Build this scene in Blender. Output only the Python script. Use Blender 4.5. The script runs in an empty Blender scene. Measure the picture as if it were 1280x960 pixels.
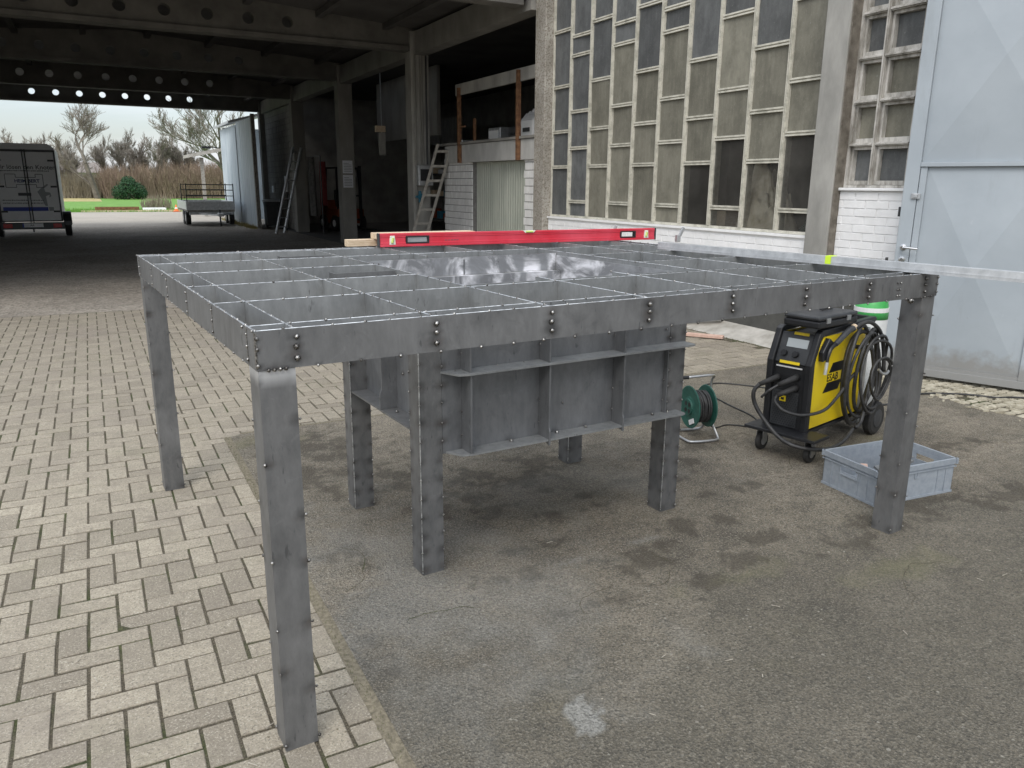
import bpy, math, random
import numpy as np
from mathutils import Vector, Matrix, noise as mn
random.seed(7)
C = bpy.context.scene
COL = C.collection
# ---------------------------------------------------------------- camera
cam_d = bpy.data.cameras.new("camera"); cam = bpy.data.objects.new("camera", cam_d); COL.objects.link(cam)
R_ = Vector((0.88393689, -0.46752745, 0.00858232)); U_ = Vector((0.10865292, 0.22320825, 0.96869635)); F_ = Vector((0.45480778, 0.85533395, -0.24810023))
CP = Vector((-0.33120469, -2.01205309, 1.61528045))
cam.matrix_world = Matrix(((R_.x, U_.x, -F_.x, CP.x), (R_.y, U_.y, -F_.y, CP.y), (R_.z, U_.z, -F_.z, CP.z), (0, 0, 0, 1)))
cam_d.sensor_width = 36; cam_d.lens = 27.347; cam_d.clip_end = 2000; cam_d.clip_start = 0.05
C.camera = cam
# ---------------------------------------------------------------- sky and sun
SUN_EL, SUN_AZ = math.radians(48), math.radians(222)      # azimuth of the sun measured from +Y, clockwise
w = bpy.data.worlds.new("World"); C.world = w; w.use_nodes = True
nt = w.node_tree; N = nt.nodes; LK = nt.links; N.clear()
sky = N.new('ShaderNodeTexSky'); sky.sky_type = 'NISHITA'; sky.sun_disc = False
sky.sun_elevation = SUN_EL; sky.sun_rotation = SUN_AZ; sky.air_density = 1.0; sky.dust_density = 2.0
tc = N.new('ShaderNodeTexCoord'); mp = N.new('ShaderNodeMapping'); mp.inputs['Scale'].default_value = (1.2, 1.2, 5.0)
nz = N.new('ShaderNodeTexNoise'); nz.inputs['Scale'].default_value = 2.2; nz.inputs['Detail'].default_value = 6
cr = N.new('ShaderNodeValToRGB'); cr.color_ramp.elements[0].position = 0.38; cr.color_ramp.elements[0].color = (.30, .30, .30, 1)
cr.color_ramp.elements[1].position = 0.62; cr.color_ramp.elements[1].color = (1, 1, 1, 1)
mx = N.new('ShaderNodeMix'); mx.data_type = 'RGBA'
mx.inputs['B'].default_value = (9.3, 9.6, 9.9, 1)
bg = N.new('ShaderNodeBackground'); bg.inputs['Strength'].default_value = 0.1
out = N.new('ShaderNodeOutputWorld')
LK.new(tc.outputs['Generated'], mp.inputs['Vector']); LK.new(mp.outputs['Vector'], nz.inputs['Vector'])
LK.new(nz.outputs['Fac'], cr.inputs['Fac']); LK.new(cr.outputs['Color'], mx.inputs['Factor'])
sx = N.new('ShaderNodeSeparateXYZ'); LK.new(tc.outputs['Generated'], sx.inputs['Vector'])      # overcast sky: three times as bright overhead as at the horizon
mr = N.new('ShaderNodeMapRange'); mr.inputs['From Min'].default_value = 0; mr.inputs['From Max'].default_value = 1; mr.inputs['To Min'].default_value = 0.64; mr.inputs['To Max'].default_value = 1.68; LK.new(sx.outputs['Z'], mr.inputs['Value'])
cm = N.new('ShaderNodeMix'); cm.data_type = 'RGBA'; cm.blend_type = 'MULTIPLY'; cm.inputs['Factor'].default_value = 1; cm.inputs['A'].default_value = (9.0, 9.3, 9.7, 1); LK.new(mr.outputs['Result'], cm.inputs['B']); LK.new(cm.outputs['Result'], mx.inputs['B'])
LK.new(sky.outputs['Color'], mx.inputs['A']); LK.new(mx.outputs['Result'], bg.inputs['Color']); LK.new(bg.outputs['Background'], out.inputs['Surface'])
sd = bpy.data.lights.new("sun", 'SUN'); sd.energy = 0.9; sd.angle = math.radians(25); sd.color = (1, .96, .9)
so = bpy.data.objects.new("sun", sd); COL.objects.link(so)
sdir = Vector((math.sin(SUN_AZ) * math.cos(SUN_EL), math.cos(SUN_AZ) * math.cos(SUN_EL), math.sin(SUN_EL)))
so.rotation_euler = sdir.to_track_quat('Z', 'Y').to_euler()
C.view_settings.view_transform = 'Standard'; C.view_settings.look = 'None'; C.view_settings.gamma = 1; C.view_settings.exposure = 0.72
C.view_settings.use_curve_mapping = False

# ---------------------------------------------------------------- helpers
class MB:
    def __init__(s): s.v = []; s.f = []; s.a = None
    def add(s, vs, fs):
        o = len(s.v); s.v += [tuple(p) for p in vs]; s.f += [tuple(i + o for i in f) for f in fs]; return s
    def box(s, x0, x1, y0, y1, z0, z1):
        return s.add([(x, y, z) for x in (x0, x1) for y in (y0, y1) for z in (z0, z1)],
                     [(0, 1, 3, 2), (4, 6, 7, 5), (0, 4, 5, 1), (2, 3, 7, 6), (0, 2, 6, 4), (1, 5, 7, 3)])
    def obox(s, c, X, Y, Z, hx, hy, hz):      # oriented box
        c = Vector(c); X = Vector(X).normalized() * hx; Y = Vector(Y).normalized() * hy; Z = Vector(Z).normalized() * hz
        return s.add([c + a * X + b * Y + d * Z for a in (-1, 1) for b in (-1, 1) for d in (-1, 1)],
                     [(0, 1, 3, 2), (4, 6, 7, 5), (0, 4, 5, 1), (2, 3, 7, 6), (0, 2, 6, 4), (1, 5, 7, 3)])
    def bar(s, p, q, wx, wy, up=(0, 0, 1)):
        p = Vector(p); q = Vector(q); d = (q - p).normalized(); up = Vector(up)
        if abs(d.dot(up)) > .98: up = Vector((1, 0, 0))
        a = d.cross(up).normalized(); b = a.cross(d)
        return s.obox((p + q) / 2, d, a, b, (q - p).length / 2, wx / 2, wy / 2)
    def tube(s, pts, r, n=6, r1=None, caps=True):
        pts = [Vector(p) for p in pts]; k = len(pts)
        rr = [r if r1 is None else r + (r1 - r) * i / (k - 1) for i in range(k)]
        o = len(s.v); ref = None
        for i, p in enumerate(pts):
            t = (pts[min(i + 1, k - 1)] - pts[max(i - 1, 0)])
            if t.length < 1e-9: t = Vector((0, 0, 1))
            t.normalize()
            if ref is None: ref = Vector((0, 0, 1)) if abs(t.z) < .9 else Vector((1, 0, 0))
            a = (ref - t * ref.dot(t)).normalized(); b = t.cross(a); ref = a
            for j in range(n):
                th = 2 * math.pi * j / n; s.v.append(tuple(p + rr[i] * (math.cos(th) * a + math.sin(th) * b)))
        for i in range(k - 1):
            for j in range(n):
                s.f.append((o + i * n + j, o + i * n + (j + 1) % n, o + (i + 1) * n + (j + 1) % n, o + (i + 1) * n + j))
        if caps: s.f.append(tuple(o + j for j in range(n))[::-1]); s.f.append(tuple(o + (k - 1) * n + j for j in range(n)))
        return s
    def cyl(s, p, q, r, n=16, r1=None): return s.tube([p, q], r, n, r1)
    def lathe(s, c, prof, n=20, axis='z'):     # prof: (radius, height)
        c = Vector(c); o = len(s.v)
        for r, h in prof:
            for j in range(n):
                t = 2 * math.pi * j / n; a, b = r * math.cos(t), r * math.sin(t)
                s.v.append(tuple(c + (Vector((a, b, h)) if axis == 'z' else Vector((h, a, b)) if axis == 'x' else Vector((b, h, a)))))
        for i in range(len(prof) - 1):
            for j in range(n): s.f.append((o + i * n + j, o + i * n + (j + 1) % n, o + (i + 1) * n + (j + 1) % n, o + (i + 1) * n + j))
        s.f.append(tuple(o + j for j in range(n))[::-1]); s.f.append(tuple(o + (len(prof) - 1) * n + j for j in range(n)))
        return s
    def prism(s, poly, axis, a0, a1):         # poly of 2-D points, extruded along axis
        n = len(poly)
        def P(u, v, a): return {'x': (a, u, v), 'y': (u, a, v), 'z': (u, v, a)}[axis]
        return s.add([P(u, v, a0) for u, v in poly] + [P(u, v, a1) for u, v in poly],
                     [tuple(range(n))[::-1], tuple(range(n, 2 * n))] + [(i, (i + 1) % n, (i + 1) % n + n, i + n) for i in range(n)])
    def bead(s, c, r, nrm=None):              # small faceted weld bead
        c = Vector(c); vs = []; fs = []
        for k, (h, q) in enumerate(((-.5, .8), (.2, 1.), (.8, .6))):
            for j in range(6):
                t = j * math.pi / 3 + k * .5; vs.append((c.x + r * q * math.cos(t), c.y + r * q * math.sin(t), c.z + r * h))
        vs += [(c.x, c.y, c.z + r), (c.x, c.y, c.z - r)]
        for k in range(2):
            for j in range(6): fs.append((k * 6 + j, k * 6 + (j + 1) % 6, k * 6 + 6 + (j + 1) % 6, k * 6 + 6 + j))
        for j in range(6): fs.append((12 + j, 12 + (j + 1) % 6, 18)); fs.append(((j + 1) % 6, j, 19))
        return s.add(vs, fs)
    def gridbox(s, x0, x1, y0, y1, z0, z1, step=.012):   # box with subdivided faces, for weld heat marks
        def face(o, U, V):
            o = Vector(o); U = Vector(U); V = Vector(V); nu = max(1, int(U.length / step)); nv = max(1, int(V.length / step)); b = len(s.v)
            for i in range(nu + 1):
                for j in range(nv + 1): s.v.append(tuple(o + U * i / nu + V * j / nv))
            for i in range(nu):
                for j in range(nv): s.f.append((b + i * (nv + 1) + j, b + (i + 1) * (nv + 1) + j, b + (i + 1) * (nv + 1) + j + 1, b + i * (nv + 1) + j + 1))
        a, b, c = x1 - x0, y1 - y0, z1 - z0
        face((x0, y0, z0), (a, 0, 0), (0, 0, c)); face((x1, y1, z0), (-a, 0, 0), (0, 0, c))
        face((x0, y1, z0), (0, -b, 0), (0, 0, c)); face((x1, y0, z0), (0, b, 0), (0, 0, c))
        face((x0, y0, z1), (a, 0, 0), (0, b, 0)); face((x0, y1, z0), (a, 0, 0), (0, -b, 0))
        return s
    def mesh(s, name, smooth=False):
        m = bpy.data.meshes.new(name); m.from_pydata(s.v, [], s.f); m.update()
        if smooth: m.polygons.foreach_set('use_smooth', [True] * len(m.polygons))
        if s.a is not None:
            at = m.color_attributes.new('marks', 'FLOAT_COLOR', 'POINT')
            at.data.foreach_set('color', np.array(s.a, dtype=np.float32).ravel())
        return m
    def build(s, name, mat, parent=None, smooth=False, bevel=0):
        o = bpy.data.objects.new(name, s.mesh(name, smooth)); COL.objects.link(o); o.data.materials.append(mat)
        if parent: o.parent = parent
        if bevel:
            b = o.modifiers.new('bevel', 'BEVEL'); b.width = bevel; b.segments = 2; b.limit_method = 'ANGLE'; b.angle_limit = math.radians(50)
        return o
def tag(o, label=None, cat=None, group=None, kind=None):
    if label: o['label'] = label
    if cat: o['category'] = cat
    if group: o['group'] = group
    if kind: o['kind'] = kind
    return o
def root(name, label, cat, loc=(0, 0, 0), rz=0, group=None):
    o = bpy.data.objects.new(name, None); COL.objects.link(o); o.location = loc; o.rotation_euler = (0, 0, rz); o.empty_display_size = .1
    return tag(o, label, cat, group)
def copy_tree(o, parent=None):
    c = o.copy(); COL.objects.link(c); c.parent = parent
    for ch in list(o.children): copy_tree(ch, c)
    return c
def text(name, s, size, M, mat, parent=None, ext=.001, bold=0, align='CENTER'):
    cu = bpy.data.curves.new(name, 'FONT'); cu.body = s; cu.size = size; cu.extrude = ext; cu.align_x = align; cu.offset = bold; cu.resolution_u = 3
    t = bpy.data.objects.new(name, cu); COL.objects.link(t)
    dg = bpy.context.evaluated_depsgraph_get(); me = bpy.data.meshes.new_from_object(t.evaluated_get(dg)); bpy.data.objects.remove(t)
    me.materials.clear(); me.materials.append(mat); o = bpy.data.objects.new(name, me); COL.objects.link(o); o.parent = parent; o.matrix_local = M
    return o
def frame(o, X, Z):     # matrix: text x axis X, text up axis Z
    X = Vector(X).normalized(); Z = Vector(Z).normalized(); Y = X.cross(Z)
    return Matrix(((X.x, Z.x, Y.x, o[0]), (X.y, Z.y, Y.y, o[1]), (X.z, Z.z, Y.z, o[2]), (0, 0, 0, 1)))
def smooth_path(pts, k=6):     # Catmull-Rom
    pts = [Vector(p) for p in pts]; P = [pts[0]] + pts + [pts[-1]]; r = []
    for i in range(1, len(P) - 2):
        for j in range(k):
            t = j / k; a, b, c, d = P[i - 1], P[i], P[i + 1], P[i + 2]
            r.append(.5 * ((2 * b) + (c - a) * t + (2 * a - 5 * b + 4 * c - d) * t * t + (3 * b - a - 3 * c + d) * t ** 3))
    return r + [pts[-1]]

# ---------------------------------------------------------------- materials
class Mat:
    def __init__(s, name, col=(.5, .5, .5), rough=.6, metal=0., spec=.5):
        s.m = bpy.data.materials.new(name); s.m.use_nodes = True; s.t = s.m.node_tree; s.b = s.t.nodes['Principled BSDF']
        s.b.inputs['Base Color'].default_value = (*col, 1); s.b.inputs['Roughness'].default_value = rough; s.b.inputs['Metallic'].default_value = metal
        s.b.inputs['Specular IOR Level'].default_value = spec; s.co = None
    def n(s, k, **kw):
        x = s.t.nodes.new(k)
        for a, v in kw.items():
            if hasattr(x, a): setattr(x, a, v)
            else: x.inputs[a.replace('_', ' ')].default_value = v
        return x
    def l(s, a, b): s.t.links.new(a, b)
    def coord(s, obj=False, scale=(1, 1, 1)):
        if obj: c = s.n('ShaderNodeTexCoord').outputs['Object']
        else: c = s.n('ShaderNodeNewGeometry').outputs['Position']
        if scale != (1, 1, 1):
            mpn = s.n('ShaderNodeMapping'); mpn.inputs['Scale'].default_value = scale; s.l(c, mpn.inputs['Vector']); c = mpn.outputs['Vector']
        return c
    def noise(s, sc, det=5, rough=.55, scale=(1, 1, 1), obj=False, dist=0):
        x = s.n('ShaderNodeTexNoise'); x.inputs['Scale'].default_value = sc; x.inputs['Detail'].default_value = det; x.inputs['Roughness'].default_value = rough
        x.inputs['Distortion'].default_value = dist
        s.l(s.coord(obj, scale), x.inputs['Vector']); return x.outputs['Fac']
    def ramp(s, fac, stops):
        r = s.n('ShaderNodeValToRGB'); e = r.color_ramp.elements
        while len(e) < len(stops): e.new(.5)
        for i, (p, c) in enumerate(stops):
            e[i].position = p; e[i].color = (*c, 1) if isinstance(c, tuple) else (c, c, c, 1)
        s.l(fac, r.inputs['Fac']); return r.outputs['Color']
    def mix(s, fac, a, b, mode='MIX'):
        x = s.n('ShaderNodeMix', data_type='RGBA', blend_type=mode)
        for k, v in (('Factor', fac), ('A', a), ('B', b)):
            if isinstance(v, tuple): x.inputs[k].default_value = (*v, 1)
            elif isinstance(v, (int, float)): x.inputs[k].default_value = v
            else: s.l(v, x.inputs[k])
        return x.outputs['Result']
    def math(s, op, a, b=0.):
        x = s.n('ShaderNodeMath', operation=op)
        for i, v in enumerate((a, b)):
            if isinstance(v, (int, float)): x.inputs[i].default_value = v
            else: s.l(v, x.inputs[i])
        return x.outputs[0]
    def marks(s, ch):
        a = s.n('ShaderNodeAttribute', attribute_name='marks'); sp = s.n('ShaderNodeSeparateColor'); s.l(a.outputs['Color'], sp.inputs[0]); return sp.outputs[ch]
    def color(s, c): s.l(c, s.b.inputs['Base Color']); return s
    def rough(s, c): s.l(c, s.b.inputs['Roughness']); return s
    def bump(s, h, st=.3, d=.01):
        b = s.n('ShaderNodeBump'); b.inputs['Strength'].default_value = st; b.inputs['Distance'].default_value = d; s.l(h, b.inputs['Height'])
        if s.b.inputs['Normal'].links: s.l(s.b.inputs['Normal'].links[0].from_socket, b.inputs['Normal'])
        s.l(b.outputs['Normal'], s.b.inputs['Normal']); return s
def simple(name, c1, c2=None, sc=8, rough=.7, metal=0, bs=.15, bsc=60, scale=(1, 1, 1), lo=.35, hi=.65, obj=False):
    m = Mat(name, c1, rough, metal)
    if c2: m.color(m.ramp(m.noise(sc, 6, .6, scale, obj), [(lo, c1), (hi, c2)]))
    if bs: m.bump(m.noise(bsc, 4, .6, (1, 1, 1), obj), bs, .004)
    return m.m
def steel_mat(name, dark, light, metal=.5, r0=.38, r1=.6):
    m = Mat(name, dark, .5, metal)
    big = m.noise(2.3, 6, .62, (1, 1, 1), False, .6); fine = m.noise(22, 5, .7, (1, 1, .35)); streak = m.noise(6, 4, .6, (6, 6, .5))
    c = m.ramp(big, [(.3, dark), (.7, light)])
    c = m.mix(.35, c, m.ramp(fine, [(.35, tuple(x * .75 for x in dark)), (.7, tuple(min(1, x * 1.15) for x in light))]))
    c = m.mix(m.math('MULTIPLY', m.ramp(streak, [(.55, 0.), (.80, 1.)]), .10), c, (.30, .305, .31))
    sm1 = m.ramp(m.noise(5.5, 7, .7, (1, 1, .8), False, 1.2), [(.56, 0.), (.66, 1.)]); c = m.mix(m.math('MULTIPLY', sm1, .28), c, tuple(x * .55 for x in dark))
    sm2 = m.ramp(m.noise(11, 6, .7, (1, 1, 1.4), False, 2.), [(.60, 0.), (.70, 1.)]); c = m.mix(m.math('MULTIPLY', sm2, .20), c, tuple(min(1, x * 1.35) for x in light))
    ru = m.ramp(m.noise(7, 7, .75), [(.66, 0.), (.74, 1.)]); c = m.mix(m.math('MULTIPLY', ru, .16), c, (.20, .12, .07))
    sc = m.ramp(m.noise(55, 3, .6, (1, 1, .25)), [(.66, 0.), (.72, 1.)]); c = m.mix(m.math('MULTIPLY', sc, .5), c, (.045, .047, .05))
    scorch = m.marks(0); pol = m.marks(1)
    c = m.mix(scorch, c, m.mix(m.ramp(m.noise(30), [(.45, 0.), (.6, 1.)]), (.02, .019, .019), (.055, .04, .032)))
    c = m.mix(pol, c, (.62, .63, .64))
    m.color(c)
    r = m.math('ADD', m.math('MULTIPLY', big, (r1 - r0)), r0); r = m.math('SUBTRACT', r, m.math('MULTIPLY', pol, .12)); m.rough(r)
    m.bump(m.noise(150, 3, .6), .05, .002)
    return m.m
M = {}
M['steel'] = steel_mat('mill_scale_steel', (.128, .131, .134), (.232, .234, .235))
M['steel_in'] = steel_mat('inner_bar_steel', (.20, .208, .212), (.33, .342, .345), .4, .4, .6)  # paler copy of the steel: sky light on the inner bars put into colour
M['steel_dark'] = steel_mat('box_steel', (.125, .130, .136), (.215, .221, .229), .4, .42, .62)
m = Mat('lit_edge_and_seam_steel', (.55, .57, .58), .35, .8); m.color(m.ramp(m.noise(40), [(.35, (.28, .29, .3)), (.6, (.75, .77, .78))])); M['edge'] = m.m  # bright steel: light on plate tops put into colour; also real weld seams
m = Mat('weld_metal', (.2, .2, .2), .28, .9); m.color(m.ramp(m.noise(90), [(.4, (.09, .085, .08)), (.62, (.5, .49, .47))])); M['bead'] = m.m
m = Mat('ground_swirl_steel', (.4, .4, .42), .35, .30)
sw = m.n('ShaderNodeTexWave', wave_type='BANDS'); sw.inputs['Scale'].default_value = 1.6; sw.inputs['Distortion'].default_value = 16; sw.inputs['Detail'].default_value = 5; sw.inputs['Detail Scale'].default_value = 1.1
m.l(m.coord(), sw.inputs['Vector'])
f2 = m.noise(3.5, 6, .6, (1, 1, 1), False, 2.5)
m.color(m.mix(m.ramp(f2, [(.42, 0.), (.62, 1.)]), (.25, .255, .265), m.ramp(sw.outputs['Color'], [(.2, (.33, .34, .355)), (.75, (.85, .85, .88))])))
m.rough(m.ramp(f2, [(.3, .25), (.7, .5)])); M['swirl'] = m.m
# pavers
m = Mat('concrete_paver', (.4, .37, .32), .9)
base = m.mix(m.marks(0), (.215, .188, .145), (.385, .343, .266))
sp = m.noise(150, 3, .6); base = m.mix(m.ramp(sp, [(.54, 0.), (.66, .6)]), base, (.58, .54, .46)); base = m.mix(m.ramp(m.noise(115, 3, .65), [(.36, .75), (.47, 0.)]), base, (.13, .115, .09))
base = m.mix(m.ramp(m.noise(7, 6, .65), [(.48, 0.), (.72, .55)]), base, (.20, .175, .14))
base = m.mix(m.ramp(m.noise(.9, 5, .6), [(.50, 0.), (.7, .5)]), base, (.22, .19, .165))
base = m.mix(m.math('MULTIPLY', m.ramp(m.noise(2.2, 6, .65), [(.55, 0.), (.7, 1.)]), m.marks(1)), base, (.15, .15, .085))
base = m.mix(m.ramp(m.noise(34, 6, .75), [(.40, .4), (.54, 0.)]), base, (.19, .165, .13)); base = m.mix(m.ramp(m.noise(60, 5, .75), [(.58, 0.), (.70, .45)]), base, (.50, .465, .385)); base = m.mix(m.ramp(m.noise(4.2, 6, .7, (1, 1, 1), False, .7), [(.60, 0.), (.68, .35)]), base, (.17, .148, .115))
m.color(base); m.bump(m.noise(130, 4, .7), .8, .004); m.bump(m.noise(30, 4, .6), .25, .004); M['paver'] = m.m
m = Mat('joint_dirt', (.08, .07, .05), .95)
m.color(m.mix(m.ramp(m.noise(3, 5, .6), [(.5, 0.), (.62, 1.)]), m.ramp(m.noise(180, 3), [(.4, (.055, .046, .031)), (.7, (.165, .142, .100))]), m.ramp(m.noise(90, 3), [(.4, (.03, .04, .012)), (.7, (.09, .10, .035))])))
m.bump(m.noise(300, 4, .7), .8, .006); M['joint'] = m.m
# asphalt
m = Mat('old_asphalt', (.15, .14, .125), .88)
c = m.ramp(m.noise(1.1, 8, .66, (1, 1, 1), False, .4), [(.38, (.110, .093, .070)), (.48, (.192, .164, .122)), (.60, (.290, .250, .190))])
c = m.mix(m.ramp(m.noise(.55, 4, .6), [(.46, 0.), (.62, .45)]), c, (.185, .163, .118))
c = m.mix(m.ramp(m.noise(3.1, 6, .7, (1, 1.6, 1), False, .8), [(.575, 0.), (.615, .55)]), c, (.070, .060, .043))
c = m.mix(m.ramp(m.noise(9, 7, .72, (1, 1.3, 1), False, .6), [(.40, .45), (.56, 0.)]), c, (.085, .075, .056)); c = m.mix(m.ramp(m.noise(24, 6, .75), [(.56, 0.), (.70, .5)]), c, (.25, .222, .17))
c = m.mix(m.ramp(m.noise(105, 4, .7), [(.38, .85), (.50, 0.)]), c, (.050, .045, .036)); c = m.mix(m.ramp(m.noise(135, 4, .7), [(.52, 0.), (.64, .8)]), c, (.42, .385, .32))
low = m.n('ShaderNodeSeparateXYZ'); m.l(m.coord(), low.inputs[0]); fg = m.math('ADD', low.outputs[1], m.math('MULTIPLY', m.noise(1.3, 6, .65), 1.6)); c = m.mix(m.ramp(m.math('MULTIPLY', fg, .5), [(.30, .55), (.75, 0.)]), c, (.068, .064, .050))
c = m.mix(m.ramp(m.noise(1.7, 6, .7), [(.60, 0.), (.72, .22)]), c, (.17, .155, .098))
sp1 = m.n('ShaderNodeTexVoronoi', feature='F1'); sp1.inputs['Scale'].default_value = 125; m.l(m.coord(), sp1.inputs['Vector'])
bw = m.n('ShaderNodeSeparateColor'); m.l(sp1.outputs['Color'], bw.inputs[0])
c = m.mix(m.ramp(bw.outputs[0], [(.75, 0.), (.98, .35)]), c, (.28, .26, .21)); c = m.mix(m.ramp(bw.outputs[1], [(.62, 0.), (.9, .5)]), c, (.045, .043, .036))
c = m.mix(m.ramp(bw.outputs[2], [(.996, 0.), (.998, .5)]), c, (.45, .43, .37))
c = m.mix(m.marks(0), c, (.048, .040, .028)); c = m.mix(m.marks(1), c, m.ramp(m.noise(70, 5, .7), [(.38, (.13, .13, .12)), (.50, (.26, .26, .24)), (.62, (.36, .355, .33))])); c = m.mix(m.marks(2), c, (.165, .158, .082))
m.color(c); m.rough(m.ramp(m.noise(2.6, 6, .7), [(.4, .95), (.65, .72)]))
m.bump(sp1.outputs['Distance'], .7, .008); m.bump(m.noise(90, 4, .7), .8, .008); m.bump(m.noise(14, 5, .6), .5, .015); M['asphalt'] = m.m
# yard gravel
m = Mat('yard_gravel', (.15, .13, .11), .95)
c = m.ramp(m.noise(.5, 8, .65), [(.35, (.20, .176, .148)), (.65, (.37, .33, .28))])
v1 = m.n('ShaderNodeTexVoronoi', feature='F1'); v1.inputs['Scale'].default_value = 26; m.l(m.coord(), v1.inputs['Vector']); b1 = m.n('ShaderNodeSeparateColor'); m.l(v1.outputs['Color'], b1.inputs[0])
c = m.mix(m.ramp(b1.outputs[0], [(.55, 0.), (.95, .55)]), c, (.42, .39, .34)); c = m.mix(m.ramp(b1.outputs[1], [(.55, 0.), (.9, .5)]), c, (.07, .062, .05))
c = m.mix(m.marks(0), c, (.40, .37, .32))
m.color(c); m.bump(v1.outputs['Distance'], .6, .02); m.bump(m.noise(3, 6, .6), .3, .05); M['gravel'] = m.m
M['grass_ground'] = simple('short_grass', (.09, .21, .03), (.15, .31, .05), 1.5, .95, 0, .6, 25)
M['dry_grass'] = simple('dry_grass', (.30, .26, .10), (.42, .36, .17), 2, .95, 0, .6, 25)
M['earth'] = simple('bare_earth', (.10, .085, .06), (.16, .14, .10), 3, .95, 0, .6, 40)
M['edge_grit'] = simple('grit_joint', (.12, .105, .075), (.24, .21, .15), 60, .95, 0, .9, 200)
M['floor_conc'] = simple('garage_floor', (.10, .095, .09), (.16, .155, .15), 2, .8, 0, .2, 40)
M['apron'] = simple('pale_apron_concrete', (.30, .285, .25), (.50, .48, .44), 5, .85, 0, .5, 90)
# building
m = Mat('pillar_aggregate', (.35, .32, .27), .9); c = m.ramp(m.noise(2, 5), [(.35, (.27, .25, .215)), (.65, (.42, .395, .35))])
vv = m.n('ShaderNodeTexVoronoi', feature='F1'); vv.inputs['Scale'].default_value = 55; m.l(m.coord(), vv.inputs['Vector']); bb = m.n('ShaderNodeSeparateColor'); m.l(vv.outputs['Color'], bb.inputs[0])
c = m.mix(m.ramp(bb.outputs[0], [(.5, 0.), (.9, .7)]), c, (.15, .125, .095)); m.color(c); m.bump(vv.outputs['Distance'], .7, .008); M['aggregate'] = m.m
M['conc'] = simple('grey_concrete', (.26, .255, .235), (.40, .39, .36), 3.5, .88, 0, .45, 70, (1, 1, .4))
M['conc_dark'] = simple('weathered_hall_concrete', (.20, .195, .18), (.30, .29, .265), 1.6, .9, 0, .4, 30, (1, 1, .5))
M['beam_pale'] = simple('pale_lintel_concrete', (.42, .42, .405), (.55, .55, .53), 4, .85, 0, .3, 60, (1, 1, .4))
M['beam_dark'] = simple('dark_beam_concrete', (.12, .115, .105), (.20, .19, .172), 1.6, .9, 0, .4, 30)  # darker than the concrete of the hall columns
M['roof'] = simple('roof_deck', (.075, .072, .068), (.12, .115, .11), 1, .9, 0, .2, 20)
m = Mat('white_paint_brick', (.8, .8, .79), .6); c = m.ramp(m.noise(5, 6, .65), [(.3, (.78, .78, .775)), (.6, (.88, .88, .88))]); c = m.mix(m.ramp(m.noise(2, 6, .7, (1, 1, .4)), [(.62, 0.), (.75, .35)]), c, (.5, .5, .46)); m.color(c)
m.bump(m.noise(28, 5, .6), .3, .004); M['white_brick'] = m.m
M['white_block'] = simple('white_sandlime_block', (.74, .74, .73), (.84, .84, .83), 6, .8, 0, .4, 60)
M['mortar'] = simple('dark_mortar', (.16, .155, .15), (.24, .235, .225), 20, .95, 0, .5, 90)
M['grey_block'] = simple('grey_block', (.24, .235, .22), (.36, .35, .33), 2, .9, 0, .4, 60)
M['plinth'] = simple('dark_plinth', (.055, .055, .05), (.11, .11, .10), 3, .85, 0, .4, 40)
m = Mat('cream_window_frame', (.5, .48, .42), .6); c = m.ramp(m.noise(9, 6, .7), [(.32, (.36, .35, .29)), (.55, (.60, .58, .50))]); c = m.mix(m.ramp(m.noise(50, 3, .7), [(.62, 0.), (.7, .7)]), c, (.25, .24, .2)); m.color(c); m.bump(m.noise(80, 3), .3, .003); M['frame_cream'] = m.m
m = Mat('worn_grey_window_frame', (.4, .38, .34), .75); c = m.ramp(m.noise(9, 6, .7, (1, 1, .3)), [(.38, (.25, .235, .205)), (.6, (.58, .56, .52))]); m.color(c); m.bump(m.noise(60, 4), .4, .004); M['frame_grey'] = m.m
M['frame_brown'] = simple('brown_window_reveal', (.12, .105, .085), (.24, .215, .18), 12, .85, 0, .4, 60)
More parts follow.
